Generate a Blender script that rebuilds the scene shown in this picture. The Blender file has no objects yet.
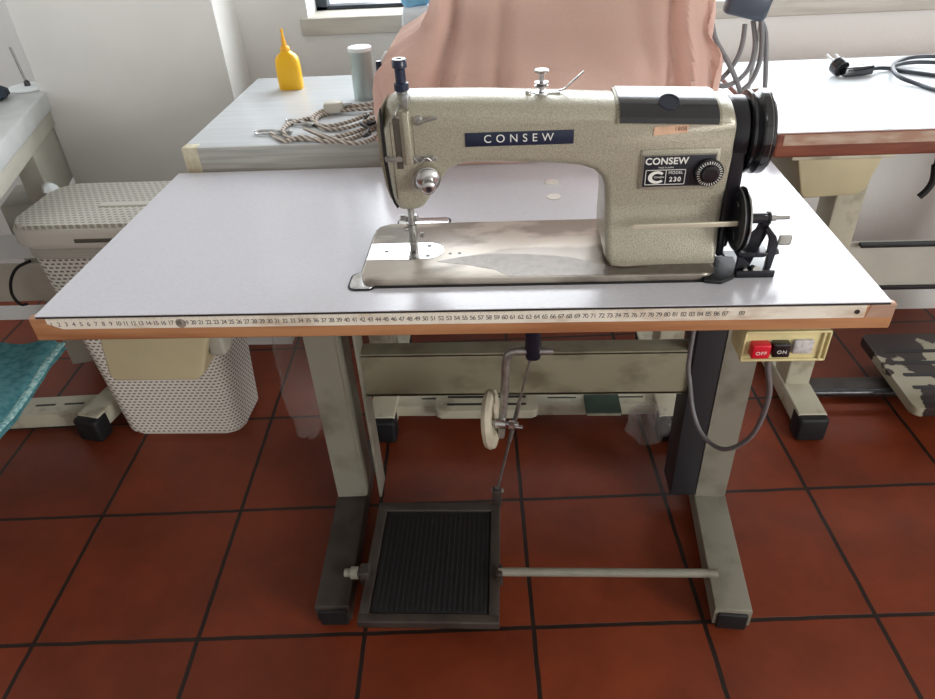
import bpy, bmesh, math, random
from mathutils import Vector, Matrix, noise
random.seed(7)
sc = bpy.context.scene
COL = sc.collection
PI = math.pi

# ------------------------------------------------------------------ camera
YAW, PITCH, ROLL = 0.0763, 0.6172, -0.0579
CAM = Vector((0.0801, -0.7398, 1.2448)); FPX = 696.34
cy_, sy_, cp_, sp_ = math.cos(YAW), math.sin(YAW), math.cos(PITCH), math.sin(PITCH)
fw = Vector((-sy_*cp_, cy_*cp_, -sp_)); r0 = Vector((cy_, sy_, 0)); u0 = r0.cross(fw)
cr_, sr_ = math.cos(ROLL), math.sin(ROLL)
rt = cr_*r0 + sr_*u0; up = -sr_*r0 + cr_*u0
cam = bpy.data.objects.new('camera', bpy.data.cameras.new('camera')); COL.objects.link(cam)
cam.data.sensor_width = 36; cam.data.lens = FPX*36/935; cam.data.clip_start = 0.02
m = Matrix((rt, up, -fw)).transposed().to_4x4(); m.translation = CAM; cam.matrix_world = m
sc.camera = cam

def at(px, py, ax, val):
    """the point of the place seen at a photo position, on the plane x, y or z = val"""
    d = fw*FPX + rt*(px-467.5) - up*(py-349.5); i = 'xyz'.index(ax)
    return CAM + d*((val-CAM[i])/d[i])

# ------------------------------------------------------------------ light
sc.view_settings.view_transform = 'Standard'; sc.view_settings.look = 'None'
sc.view_settings.gamma = 1; sc.view_settings.use_curve_mapping = False
sc.view_settings.exposure = 0.2
w = bpy.data.worlds.new('sky'); sc.world = w; w.use_nodes = True
w.node_tree.nodes['Background'].inputs[0].default_value = (.86, .93, 1, 1)
w.node_tree.nodes['Background'].inputs[1].default_value = 1.6
def area(name, loc, target, sx, sy, power, col):
    l = bpy.data.lights.new(name, 'AREA'); l.shape = 'RECTANGLE'; l.size = sx; l.size_y = sy
    l.energy = power; l.color = col
    o = bpy.data.objects.new(name, l); COL.objects.link(o); o.location = loc
    o.rotation_euler = (Vector(target)-Vector(loc)).to_track_quat('-Z', 'Y').to_euler(); return o
area('back_window_daylight', (.75, 1.54, 1.52), (.65, -.2, .78), 2.3, 1.15, 50, (.93, .97, 1))
area('front_window_daylight', (3.08, -1.95, 1.40), (-.6, .6, .95), 1.35, 1.1, 98, (1, .99, .965))
area('left_recess_fill', (-2.78, .75, 1.55), (-.9, .6, .7), .9, .9, 11, (.95, .98, 1))  # added fill to brighten the left recess and table, source unseen

# ------------------------------------------------------------------ materials
def lin(c):
    return tuple(((v/255)/12.92 if v/255 <= .04045 else ((v/255+.055)/1.055)**2.4) for v in c)+(1,)
MT = {}
def mat(name, rgb, rough=.5, metal=0, spec=.5, var=0, vscale=40, bump=0, bscale=300, rgb2=None, stretch=(1,1,1), coat=0, lo=.4, hi=.65, trans=0, alpha=1):
    """rgb given as sRGB 0-255; var/rgb2 mix a second colour by noise; bump adds fine relief"""
    if name in MT: return MT[name]
    mt = bpy.data.materials.new(name); mt.use_nodes = True; nt = mt.node_tree; N = nt.nodes; L = nt.links
    b = N['Principled BSDF']
    b.inputs['Base Color'].default_value = lin(rgb); b.inputs['Roughness'].default_value = rough
    b.inputs['Metallic'].default_value = metal; b.inputs['Specular IOR Level'].default_value = spec
    b.inputs['Coat Weight'].default_value = coat; b.inputs['Coat Roughness'].default_value = .08
    b.inputs['Transmission Weight'].default_value = trans; b.inputs['Alpha'].default_value = alpha
    tc = N.new('ShaderNodeTexCoord'); mp = N.new('ShaderNodeMapping'); mp.inputs['Scale'].default_value = stretch
    L.new(tc.outputs['Object'], mp.inputs['Vector'])
    if var or rgb2:
        n = N.new('ShaderNodeTexNoise'); n.inputs['Scale'].default_value = vscale; n.inputs['Detail'].default_value = 5
        L.new(mp.outputs[0], n.inputs['Vector'])
        mr = N.new('ShaderNodeMapRange'); mr.inputs[1].default_value = lo; mr.inputs[2].default_value = hi
        L.new(n.outputs['Fac'], mr.inputs[0])
        mx = N.new('ShaderNodeMix'); mx.data_type = 'RGBA'
        mx.inputs[6].default_value = lin(rgb)
        mx.inputs[7].default_value = lin(rgb2 if rgb2 else tuple(max(0, v*(1-var)) for v in rgb))
        L.new(mr.outputs[0], mx.inputs[0]); L.new(mx.outputs[2], b.inputs['Base Color'])
    if bump:
        n2 = N.new('ShaderNodeTexNoise'); n2.inputs['Scale'].default_value = bscale; n2.inputs['Detail'].default_value = 3
        L.new(mp.outputs[0], n2.inputs['Vector'])
        bp = N.new('ShaderNodeBump'); bp.inputs['Strength'].default_value = bump; bp.inputs['Distance'].default_value = .002
        L.new(n2.outputs['Fac'], bp.inputs['Height']); L.new(bp.outputs[0], b.inputs['Normal'])
    MT[name] = mt; return mt

def brick_mat(name, c1, c2, mortar, bw, rh, ms, offset, uexpr='xy', rough=.4, rot=0, org=(0,0), bump=.4, noise_amt=.0, spec=.5, smooth=.1, wav=0):
    mt = bpy.data.materials.new(name); mt.use_nodes = True; nt = mt.node_tree; N = nt.nodes; L = nt.links
    b = N['Principled BSDF']; b.inputs['Roughness'].default_value = rough; b.inputs['Specular IOR Level'].default_value = spec
    ge = N.new('ShaderNodeNewGeometry'); sep = N.new('ShaderNodeSeparateXYZ'); L.new(ge.outputs['Position'], sep.inputs[0])
    cb = N.new('ShaderNodeCombineXYZ')
    if uexpr == 'xy':
        L.new(sep.outputs[0], cb.inputs[0]); L.new(sep.outputs[1], cb.inputs[1])
    else:      # 'wall': distance along the wall, and height
        ad = N.new('ShaderNodeMath'); ad.operation = 'ADD'; L.new(sep.outputs[0], ad.inputs[0]); L.new(sep.outputs[1], ad.inputs[1])
        L.new(ad.outputs[0], cb.inputs[0]); L.new(sep.outputs[2], cb.inputs[1])
    sb = N.new('ShaderNodeVectorMath'); sb.operation = 'SUBTRACT'; sb.inputs[1].default_value = (org[0], org[1], 0)
    L.new(cb.outputs[0], sb.inputs[0])
    vr = N.new('ShaderNodeVectorRotate'); vr.rotation_type = 'Z_AXIS'; vr.inputs['Angle'].default_value = -rot
    L.new(sb.outputs[0], vr.inputs[0])
    sh = N.new('ShaderNodeVectorMath'); sh.operation = 'ADD'; sh.inputs[1].default_value = (bw*20, rh*20, 0)
    L.new(vr.outputs[0], sh.inputs[0]); vec = sh.outputs[0]
    if wav:
        nz = N.new('ShaderNodeTexNoise'); nz.inputs['Scale'].default_value = 14; L.new(ge.outputs['Position'], nz.inputs['Vector'])
        sc_ = N.new('ShaderNodeVectorMath'); sc_.operation = 'SCALE'; sc_.inputs['Scale'].default_value = wav
        L.new(nz.outputs['Color'], sc_.inputs[0])
        a2 = N.new('ShaderNodeVectorMath'); a2.operation = 'ADD'; L.new(vec, a2.inputs[0]); L.new(sc_.outputs[0], a2.inputs[1]); vec = a2.outputs[0]
    bk = N.new('ShaderNodeTexBrick'); bk.offset = offset; bk.squash = 1
    bk.inputs['Scale'].default_value = 1; bk.inputs['Brick Width'].default_value = bw; bk.inputs['Row Height'].default_value = rh
    bk.inputs['Mortar Size'].default_value = ms; bk.inputs['Mortar Smooth'].default_value = smooth
    bk.inputs['Color1'].default_value = lin(c1); bk.inputs['Color2'].default_value = lin(c2); bk.inputs['Mortar'].default_value = lin(mortar)
    L.new(vec, bk.inputs['Vector'])
    out = bk.outputs['Color']
    if noise_amt:
        n = N.new('ShaderNodeTexNoise'); n.inputs['Scale'].default_value = 5; n.inputs['Detail'].default_value = 7; n.inputs['Roughness'].default_value = .65
        L.new(ge.outputs['Position'], n.inputs['Vector'])
        mr = N.new('ShaderNodeMapRange'); mr.inputs[1].default_value = .3; mr.inputs[2].default_value = .7
        mr.inputs[3].default_value = 1-noise_amt; mr.inputs[4].default_value = 1+noise_amt*.5; L.new(n.outputs['Fac'], mr.inputs[0])
        mx = N.new('ShaderNodeVectorMath'); mx.operation = 'SCALE'; L.new(out, mx.inputs[0]); L.new(mr.outputs[0], mx.inputs['Scale'])
        out = mx.outputs[0]
        mr2 = N.new('ShaderNodeMapRange'); mr2.inputs[3].default_value = rough-.08; mr2.inputs[4].default_value = rough+.15
        L.new(n.outputs['Fac'], mr2.inputs[0]); L.new(mr2.outputs[0], b.inputs['Roughness'])
    L.new(out, b.inputs['Base Color'])
    bp = N.new('ShaderNodeBump'); bp.inputs['Strength'].default_value = bump; bp.inputs['Distance'].default_value = .003; bp.invert = True
    L.new(bk.outputs['Fac'], bp.inputs['Height']); L.new(bp.outputs[0], b.inputs['Normal'])
    return mt

def glass_mat():
    mt = bpy.data.materials.new('window_glass'); mt.use_nodes = True; nt = mt.node_tree; N = nt.nodes; L = nt.links
    N.remove(N['Principled BSDF']); t = N.new('ShaderNodeBsdfTransparent'); g = N.new('ShaderNodeBsdfGlossy'); g.inputs['Roughness'].default_value = .02
    mx = N.new('ShaderNodeMixShader'); mx.inputs[0].default_value = .08
    L.new(t.outputs[0], mx.inputs[1]); L.new(g.outputs[0], mx.inputs[2]); L.new(mx.outputs[0], N['Material Output'].inputs[0]); return mt
def film_mat(name, col, opac):
    mt = bpy.data.materials.new(name); mt.use_nodes = True; nt = mt.node_tree; N = nt.nodes; L = nt.links
    b = N['Principled BSDF']; b.inputs['Base Color'].default_value = lin(col); b.inputs['Roughness'].default_value = .12
    t = N.new('ShaderNodeBsdfTransparent'); mx = N.new('ShaderNodeMixShader'); mx.inputs[0].default_value = opac
    L.new(t.outputs[0], mx.inputs[1]); L.new(b.outputs[0], mx.inputs[2]); L.new(mx.outputs[0], N['Material Output'].inputs[0]); return mt

M_wall = mat('wall_plaster', (236, 236, 233), .85, bump=.25, bscale=90, var=.03, vscale=3)
M_sill = mat('sill_stone', (205, 200, 190), .55, var=.08, vscale=20, stretch=(.3, 1, 3))
M_ceil = mat('ceiling_paint', (200, 198, 192), .9)
M_floor = brick_mat('terracotta_tiles', (127, 55, 28), (113, 47, 24), (40, 27, 22), .3332, .3332, .0048, 0, rot=.051, org=(-.8794, .0137), rough=.42, bump=.5, noise_amt=.34, spec=.4, smooth=.15, wav=.004)
M_lam = mat('grey_white_laminate', (206, 205, 212), .19, var=.03, vscale=260, stretch=(.5, 1.6, 1), bump=.04, bscale=420)
M_lam2 = mat('white_laminate', (212, 217, 221), .26, var=.04, vscale=60, stretch=(.08, 2.5, 1))
M_wood = mat('beech_edge', (182, 132, 92), .42, rgb2=(152, 102, 68), vscale=18, stretch=(.25, 3, 3))
M_woodw = mat('worn_red_wood_edge', (142, 84, 64), .5, rgb2=(112, 62, 48), vscale=25, stretch=(.3, 3, 3))
M_worn = mat('scuffed_bare_wood', (166, 132, 112), .75, rgb2=(186, 166, 148), vscale=45, stretch=(.5, 1, 2))
M_black = mat('black_line', (22, 22, 24), .5)
M_olive = mat('olive_hammered_enamel', (180, 175, 156), .3, metal=.25, var=.15, vscale=650, bump=.3, bscale=520, coat=.3)
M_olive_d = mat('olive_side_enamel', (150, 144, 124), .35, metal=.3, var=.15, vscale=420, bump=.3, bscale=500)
M_bed = mat('worn_bed_enamel', (184, 175, 163), .26, metal=.35, rgb2=(140, 132, 122), vscale=9, stretch=(.7, 1.6, 1), bump=.12, bscale=600, lo=.46, hi=.54)
M_bedmark = mat('bare_metal_wear', (116, 109, 102), .32, metal=.45, rgb2=(102, 96, 90), vscale=90)
M_chrome = mat('chrome', (212, 212, 212), .22, metal=.92, var=.12, vscale=80)
M_steel = mat('brushed_steel', (170, 169, 165), .36, metal=.75, var=.15, vscale=60)
M_dsteel = mat('dark_steel', (84, 84, 86), .35, metal=.9, var=.2, vscale=80)
M_blackp = mat('black_gloss_plastic', (20, 21, 26), .14, spec=.6, coat=.3)
M_blackm = mat('black_enamel', (26, 27, 34), .28, rgb2=(58, 44, 34), vscale=22, lo=.62, hi=.72)
M_rubber = mat('black_rubber', (15, 15, 18), .62, bump=.2, bscale=200)
M_navy = mat('navy_plate', (30, 40, 62), .3)
M_white = mat('white_print', (228, 228, 222), .5)
M_stand = mat('grey_green_stand_paint', (134, 131, 118), .42, rgb2=(108, 103, 90), vscale=14, lo=.5, hi=.75, bump=.08, bscale=120)
M_beam = mat('khaki_beam_paint', (136, 132, 110), .45, rgb2=(104, 97, 80), vscale=12, lo=.5, hi=.72, stretch=(1, 1, 1.5))
M_footb = mat('brown_worn_foot_paint', (62, 55, 50), .5, rgb2=(46, 36, 31), vscale=18)
M_cream = mat('cream_stand_paint', (188, 184, 164), .42, rgb2=(150, 144, 124), vscale=16, lo=.55, hi=.7)
M_creamchip = mat('chipped_cream_paint', (156, 150, 130), .5, rgb2=(44, 32, 30), vscale=7, lo=.485, hi=.495)
M_plateback = mat('greyed_panel', (192, 190, 178), .5, var=.06, vscale=8)
M_drawer = mat('tan_plastic', (186, 177, 144), .42, var=.05, vscale=10)
M_switch = mat('cream_yellow_plastic', (216, 203, 152), .38, var=.05, vscale=40)
M_red = mat('red_button', (200, 24, 44), .32)
M_badge = mat('silver_badge', (200, 196, 196), .4, var=.2, vscale=150)
M_tape = mat('white_measuring_tape', (232, 226, 212), .4, rgb2=(196, 178, 158), vscale=26, stretch=(.6, 1, 2), lo=.52, hi=.72)
M_ink = mat('tape_ink', (74, 72, 72), .6)
M_grime = mat('dark_grime', (70, 52, 40), .8)
M_weave = brick_mat('woven_white_plastic', (118, 112, 100), (104, 99, 88), (242, 239, 230), .0140, .0098, .0034, .5, 'wall', rough=.45, bump=-.6, smooth=.3)
M_lid = brick_mat('woven_lid_plastic', (176, 173, 162), (168, 165, 154), (220, 218, 210), .0155, .0125, .0036, .5, 'xy', rough=.45, bump=-.7, smooth=.4)
M_bask = mat('ivory_plastic', (226, 223, 214), .42)
M_pink = mat('dusty_pink_cloth', (240, 216, 206), .9, spec=.2, var=.04, vscale=300, bump=.1, bscale=700)
def make_translucent(mt, col, amount):
    N = mt.node_tree.nodes; L = mt.node_tree.links; t = N.new('ShaderNodeBsdfTranslucent'); t.inputs['Color'].default_value = lin(col)
    mx = N.new('ShaderNodeMixShader'); mx.inputs[0].default_value = amount
    L.new(N['Principled BSDF'].outputs[0], mx.inputs[1]); L.new(t.outputs[0], mx.inputs[2]); L.new(mx.outputs[0], N['Material Output'].inputs[0])
make_translucent(M_pink, (244, 222, 212), .52)
M_yel = mat('yellow_bottle_plastic', (250, 192, 30), .35)
M_tin = mat('galvanised_tin', (178, 190, 188), .38, metal=.55, var=.12, vscale=12, stretch=(3, 3, .4))
M_tinlid = mat('white_tin_lid', (232, 236, 236), .35)
M_bluecap = mat('pale_blue_plastic', (120, 186, 226), .4)
M_milky = mat('milky_plastic', (232, 238, 240), .35)
M_cabg = mat('grey_cable_sheath', (112, 110, 112), .45)
M_cabb = mat('charcoal_cable_sheath', (52, 58, 66), .4)
M_plug = mat('off_white_plug', (214, 210, 198), .4)
M_teal = mat('teal_cotton', (122, 184, 192), .92, rgb2=(88, 154, 164), vscale=60, bump=.35, bscale=220, spec=.2)
M_tealhem = mat('pale_teal_hem', (178, 212, 212), .92, rgb2=(96, 160, 166), vscale=120, bump=.3, bscale=300, spec=.2)
M_green = mat('dark_green_card', (56, 78, 66), .6, var=.15, vscale=25)
M_dark = mat('dark_blue_cloth', (44, 54, 66), .85)
M_peach = mat('peach_sticker', (226, 186, 156), .7, var=.1, vscale=60)
M_frame = mat('dark_window_frame', (44, 52, 62), .4)
M_capm = mat('cream_brittle_tape', (226, 220, 196), .6, rgb2=(196, 184, 150), vscale=40)
M_film = film_mat('clear_plastic_film', (206, 196, 192), .14)
M_filmw = film_mat('milky_plastic_film', (230, 238, 244), .75)
M_glass = glass_mat()
def braid_mat():
    mt = bpy.data.materials.new('braided_cable'); mt.use_nodes = True; nt = mt.node_tree; N = nt.nodes; L = nt.links
    b = N['Principled BSDF']; b.inputs['Roughness'].default_value = .8
    tc = N.new('ShaderNodeTexCoord'); wv = N.new('ShaderNodeTexWave'); wv.bands_direction = 'DIAGONAL'
    wv.inputs['Scale'].default_value = 52; wv.inputs['Distortion'].default_value = 1; L.new(tc.outputs['Object'], wv.inputs['Vector'])
    r = N.new('ShaderNodeValToRGB'); r.color_ramp.elements[0].color = lin((118, 102, 92)); r.color_ramp.elements[1].color = lin((216, 208, 196))
    L.new(wv.outputs['Fac'], r.inputs[0]); L.new(r.outputs[0], b.inputs['Base Color']); return mt
M_braid = braid_mat()

# ------------------------------------------------------------------ mesh helpers
LOC = {}
class MB:
    def __init__(s): s.bm = bmesh.new()
    def add(s, verts, faces):
        vs = [s.bm.verts.new(v) for v in verts]
        for f in faces:
            try: s.bm.faces.new([vs[i] for i in f])
            except ValueError: pass
        return s
    def box(s, x0, x1, y0, y1, z0, z1, bev=0, M=None):
        b = bmesh.new(); bmesh.ops.create_cube(b, size=1)
        for v in b.verts: v.co = Vector((x0+(v.co.x+.5)*(x1-x0), y0+(v.co.y+.5)*(y1-y0), z0+(v.co.z+.5)*(z1-z0)))
        if bev: bmesh.ops.bevel(b, geom=b.edges[:], offset=bev, segments=3, profile=.5, affect='EDGES')
        return s.merge(b, M)
    def merge(s, b, M=None):
        if M is not None: bmesh.ops.transform(b, matrix=M, verts=b.verts)
        me = bpy.data.meshes.new('tmp'); b.to_mesh(me); b.free(); s.bm.from_mesh(me); bpy.data.meshes.remove(me); return s
    def lathe(s, prof, origin=(0,0,0), axis=(0,0,1), n=32, cap=True):
        """prof: (radius, height) pairs turned about axis through origin"""
        q = Vector((0,0,1)).rotation_difference(Vector(axis).normalized()); o = Vector(origin); vs = []; fs = []
        for r, h in prof:
            for k in range(n):
                a = 2*PI*k/n; vs.append(o + q @ Vector((r*math.cos(a), r*math.sin(a), h)))
        for i in range(len(prof)-1):
            for k in range(n):
                a = i*n+k; b = i*n+(k+1) % n; fs.append((a, b, b+n, a+n))
        if cap:
            fs.append(tuple(range(n-1, -1, -1))); fs.append(tuple(range((len(prof)-1)*n, len(prof)*n)))
        return s.add(vs, fs)
    def cyl(s, p0, p1, r, n=20, r2=None):
        p0 = Vector(p0); p1 = Vector(p1)
        return s.lathe([(r, 0), (r if r2 is None else r2, (p1-p0).length)], p0, p1-p0, n)
    def tube(s, pts, r, n=10, smooth=6, flat=1, closed=False):
        pts = [Vector(p) for p in pts]
        if smooth > 1 and len(pts) > 2: pts = spline(pts, smooth, closed)
        vs = []; fs = []; m = len(pts); nrm = None
        for i, p in enumerate(pts):
            t = (pts[min(i+1, m-1)]-pts[max(i-1, 0)]).normalized()
            if nrm is None:
                a = Vector((0,0,1)) if abs(t.z) < .9 else Vector((1,0,0)); nrm = (a - t*a.dot(t)).normalized()
            else:
                nn = nrm - t*nrm.dot(t); nrm = nn.normalized() if nn.length > 1e-6 else nrm
            b = t.cross(nrm)
            for k in range(n):
                a = 2*PI*k/n; vs.append(p + nrm*(r*flat*math.cos(a)) + b*(r*math.sin(a)))
        for i in range(m-1):
            for k in range(n):
                a = i*n+k; b_ = i*n+(k+1) % n; fs.append((a, b_, b_+n, a+n))
        fs.append(tuple(range(n-1, -1, -1))); fs.append(tuple(range((m-1)*n, m*n)))
        return s.add(vs, fs)
    def prism(s, pts, axis, a, b, bev=0, M=None):
        """pts: 2-D outline; extruded from a to b along axis ('x': pts are y,z; 'y': x,z; 'z': x,y)"""
        def P(u, v, w): return {'x': (w, u, v), 'y': (u, w, v), 'z': (u, v, w)}[axis]
        q = bmesh.new(); v0 = [q.verts.new(P(u, v, a)) for u, v in pts]; v1 = [q.verts.new(P(u, v, b)) for u, v in pts]; n = len(pts)
        q.faces.new(v0); q.faces.new(v1[::-1])
        for i in range(n): q.faces.new((v0[i], v1[i], v1[(i+1) % n], v0[(i+1) % n]))
        if bev:
            es = [e for e in q.edges if (e.verts[0] in v0) == (e.verts[1] in v0)]
            bmesh.ops.bevel(q, geom=es, offset=bev, segments=3, profile=.5, affect='EDGES')
        return s.merge(q, M)
    def build(s, name, material, parent=None, loc=None):
        bm = s.bm; bmesh.ops.recalc_face_normals(bm, faces=bm.faces)
        L0 = LOC.get(parent.name, Vector()) if parent else Vector(loc if loc else (0,0,0))
        bmesh.ops.translate(bm, vec=-L0, verts=bm.verts)
        for f in bm.faces: f.smooth = True
        for e in bm.edges:
            e.smooth = len(e.link_faces) == 2 and e.calc_face_angle(3.2) < math.radians(38)
        me = bpy.data.meshes.new(name); bm.to_mesh(me); bm.free(); me.materials.append(material)
        o = bpy.data.objects.new(name, me); COL.objects.link(o)
        if parent: o.parent = parent
        else: o.location = L0
        LOC[o.name] = L0; return o

def spline(pts, k, closed=False):
    out = []; n = len(pts)
    for i in range(n if closed else n-1):
        if closed: p0, p1, p2, p3 = pts[(i-1) % n], pts[i], pts[(i+1) % n], pts[(i+2) % n]
        else: p0, p1, p2, p3 = pts[max(i-1, 0)], pts[i], pts[i+1], pts[min(i+2, n-1)]
        for j in range(k):
            t = j/k
            out.append(.5*((2*p1) + (p2-p0)*t + (2*p0-5*p1+4*p2-p3)*t*t + (3*p1-p0-3*p2+p3)*t*t*t))
    out.append(pts[0] if closed else pts[-1]); return out
def rrect(x0, x1, y0, y1, r, n=6):
    out = []
    for cx, cy, a0 in ((x1-r, y1-r, 0), (x0+r, y1-r, 90), (x0+r, y0+r, 180), (x1-r, y0+r, 270)):
        for k in range(n+1):
            a = math.radians(a0+90*k/n); out.append((cx+r*math.cos(a), cy+r*math.sin(a)))
    return out
def thing(name, loc, label, cat, group=None):
    o = bpy.data.objects.new(name, None); COL.objects.link(o); o.location = loc; o.empty_display_size = .05
    LOC[o.name] = Vector(loc); return tag(o, label, cat, group)
def tag(o, label, cat, group=None, kind=None):
    o['label'] = label; o['category'] = cat
    if group: o['group'] = group
    if kind: o['kind'] = kind
    return o
def struct(o): o['kind'] = 'structure'; return o
def text_mb(txt, size, M, depth=.0002, align='CENTER', spacing=1, bold=0):
    c = bpy.data.curves.new('t', 'FONT'); c.body = txt; c.size = size; c.extrude = depth; c.align_x = align; c.align_y = 'CENTER'
    c.space_character = spacing; c.offset = bold
    o = bpy.data.objects.new('t', c); COL.objects.link(o)
    me = o.to_mesh(); b = bmesh.new(); b.from_mesh(me); o.to_mesh_clear()
    bmesh.ops.transform(b, matrix=M, verts=b.verts); bpy.data.objects.remove(o); bpy.data.curves.remove(c)
    return b
def facing_front(x, y, z, tilt=0):     # text plane looking towards -y
    return Matrix.Translation((x, y, z)) @ Matrix.Rotation(PI/2+tilt, 4, 'X')

# ------------------------------------------------------------------ room
XL, XR, YF, YB, ZC = -2.6, 2.9, -2.8, 1.20, 2.7
struct(MB().box(XL-.1, XR+.1, YF-.1, YB+.6, -.05, 0).build('floor', M_floor))
struct(MB().box(XL-.1, XR+.1, YF-.1, YB+.6, ZC, ZC+.05).build('ceiling', M_ceil))
wb = MB(); wx0, wx1, wz0, wz1 = -.43, 1.95, .921, 2.0
wb.box(XL, -1.115, 1.52, 1.62, 0, ZC); wb.box(-1.115, wx0, YB, YB+.2, 0, ZC); wb.box(wx1, XR, YB, YB+.2, 0, ZC)
wb.box(wx0, wx1, YB, YB+.2, 0, wz0-.04); wb.box(wx0, wx1, YB, YB+.2, wz1, ZC)
struct(wb.build('wall_back', M_wall))
wl = MB(); wl.box(XL-.1, XL, YF, .25, 0, ZC); wl.box(XL-.1, XL, 1.25, YB+.4, 0, ZC); wl.box(XL-.1, XL, .25, 1.25, 0, 1.05); wl.box(XL-.1, XL, .25, 1.25, 2.05, ZC)
struct(wl.build('wall_left', M_wall))
wr = MB(); wr.box(XR, XR+.1, YF, -2.65, 0, ZC); wr.box(XR, XR+.1, -1.25, YB+.2, 0, ZC); wr.box(XR, XR+.1, -2.65, -1.25, 0, 1.0); wr.box(XR, XR+.1, -2.65, -1.25, 2.25, ZC)
struct(wr.build('wall_right', M_wall))
struct(MB().box(XL-.1, XR+.1, YF-.1, YF, 0, ZC).build('wall_front', M_wall))
# pillar standing out from the back wall
struct(MB().prism([(-1.118, 1.052), (-.616, 1.052), (-.616, YB+.001), (-.90, YB+.001), (-.90, 1.53), (-1.118, 1.53)], 'z', 0, ZC).build('wall_pillar', M_wall))
# stone sill and window
struct(MB().box(wx0-.02, wx1+.02, YB-.012, YB+.2, wz0-.042, wz0, .003).build('trim_1', M_sill))
wf = MB(); y0, y1 = YB+.10, YB+.14
wf.box(wx0, wx1, y0, y1, wz0, wz0+.010, .002); wf.box(wx0, wx1, y0, y1, wz1-.03, wz1, .002)
for x in (wx0, .37, 1.15, wx1-.03): wf.box(x, x+.03, y0, y1, wz0, wz1, .002)
win = struct(wf.build('window_1', M_frame))
MB().box(wx0+.01, wx1-.01, YB+.118, YB+.122, wz0+.006, wz1-.01).build('pane', M_glass, win)
wf = MB(); wf.box(XR+.02, XR+.06, -2.65, -1.25, 1.0, 1.03); wf.box(XR+.02, XR+.06, -2.65, -1.25, 2.22, 2.25)
for y in (-2.65, -1.965, -1.28): wf.box(XR+.02, XR+.06, y, y+.03, 1.0, 2.25)
win2 = struct(wf.build('window_2', M_frame))
wf = MB(); wf.box(XL-.06, XL-.02, .25, 1.25, 1.05, 1.08); wf.box(XL-.06, XL-.02, .25, 1.25, 2.02, 2.05); wf.box(XL-.06, XL-.02, .25, .28, 1.05, 2.05); wf.box(XL-.06, XL-.02, 1.22, 1.25, 1.05, 2.05)
added_win = struct(wf.build('added_window_3', M_frame)); MB().box(XL-.045, XL-.04, .26, 1.24, 1.06, 2.04).build('pane', M_glass, added_win)  # unseen window, added to go with the left fill light
MB().box(XR+.035, XR+.04, -2.64, -1.26, 1.01, 2.24).build('pane', M_glass, win2)

# ------------------------------------------------------------------ main sewing table
T = .78; HW = .54; D = .50
tb = thing('sewing_table', (0, .25, 0), 'pale grey laminate machine table with a measuring tape along its wooden front edge', 'table')
top_out = [(-HW-.012, .012), (-HW, 0), (HW, 0), (HW+.010, .012), (HW+.006, D), (-HW-.006, D)]
top_part = MB().prism([(-HW-.001, .004), (HW+.001, .004), (HW+.001, D), (-HW-.001, D)], 'z', T-.038, T-.0016, .002).build('tabletop', M_wood, tb)
MB().prism([(-HW-.010, .0), (HW+.007, .0), (HW+.010, .004), (HW+.010, .010), (HW+.002, .018), (-HW-.002, .018), (-HW-.013, .010), (-HW-.013, .004)], 'z', T-.0385, T-.0034, .0025).build('front_edge', M_wood, tb)
MB().prism(rrect(-HW-.0015, HW+.0015, .0006, D+.0005, .002), 'z', T-.0022, T, 0).build('laminate_sheet', M_lam, top_part)
MB().prism(rrect(-HW-.0012, HW+.0012, .0002, D+.0001, .002), 'z', T-.0034, T-.0012, 0).build('black_seam', M_black, top_part)
# measuring tape glued along the front edge
tp = MB().prism([(-.527, T-.0038), (.513, T-.0038), (.513, T-.021), (.36, T-.0215), (-.508, T-.0195), (-.527, T-.011)], 'y', -.0009, .0004).build('measuring_tape', M_tape, tb)
nb = MB(); tk = MB()
for n in range(1, 91):
    x = -.5312 + n*.01007
    if n in (88, 90): continue
    nb.merge(text_mb(str(n), .0092 if n < 10 else .0090, facing_front(x, -.0010, T-.0122), .0001, spacing=.80))
    tk.box(x-.0001, x+.0001, -.0012, -.0008, T-.0058, T-.0042)
nb.build('tape_numbers', M_ink, tp); tk.build('tape_ticks', M_ink, tp)
MB().lathe([(.0032, 0), (.003, .001)], (.503, -.0008, T-.0125), (0, -1, 0), 16).build('rivet', M_dsteel, tp)
MB().lathe([(.0075, 0), (.007, .0003)], (-.347, -.0008, T-.013), (0, -1, 0), 9).build('tape_stain', mat('grey_smudge', (150, 142, 132), .8), tp)
sc_ = MB()
sc_.prism([(-.016+.531+.003, T-.0036), (.548, T-.0036), (.546, T-.022), (.515, T-.021)], 'y', -.0005, .0003)
sc_.build('scuffed_corner', M_worn, top_part)
# chrome plugs let into the top
for y in (.342, .404):
    MB().lathe([(.0125, 0), (.0115, .0012), (.004, .0016), (0.0005, .0010)], (.154, y, T), (0,0,1), 28).build('screw_plug', mat('dull_chrome', (214, 212, 206), .35, metal=.4), tb)
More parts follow.
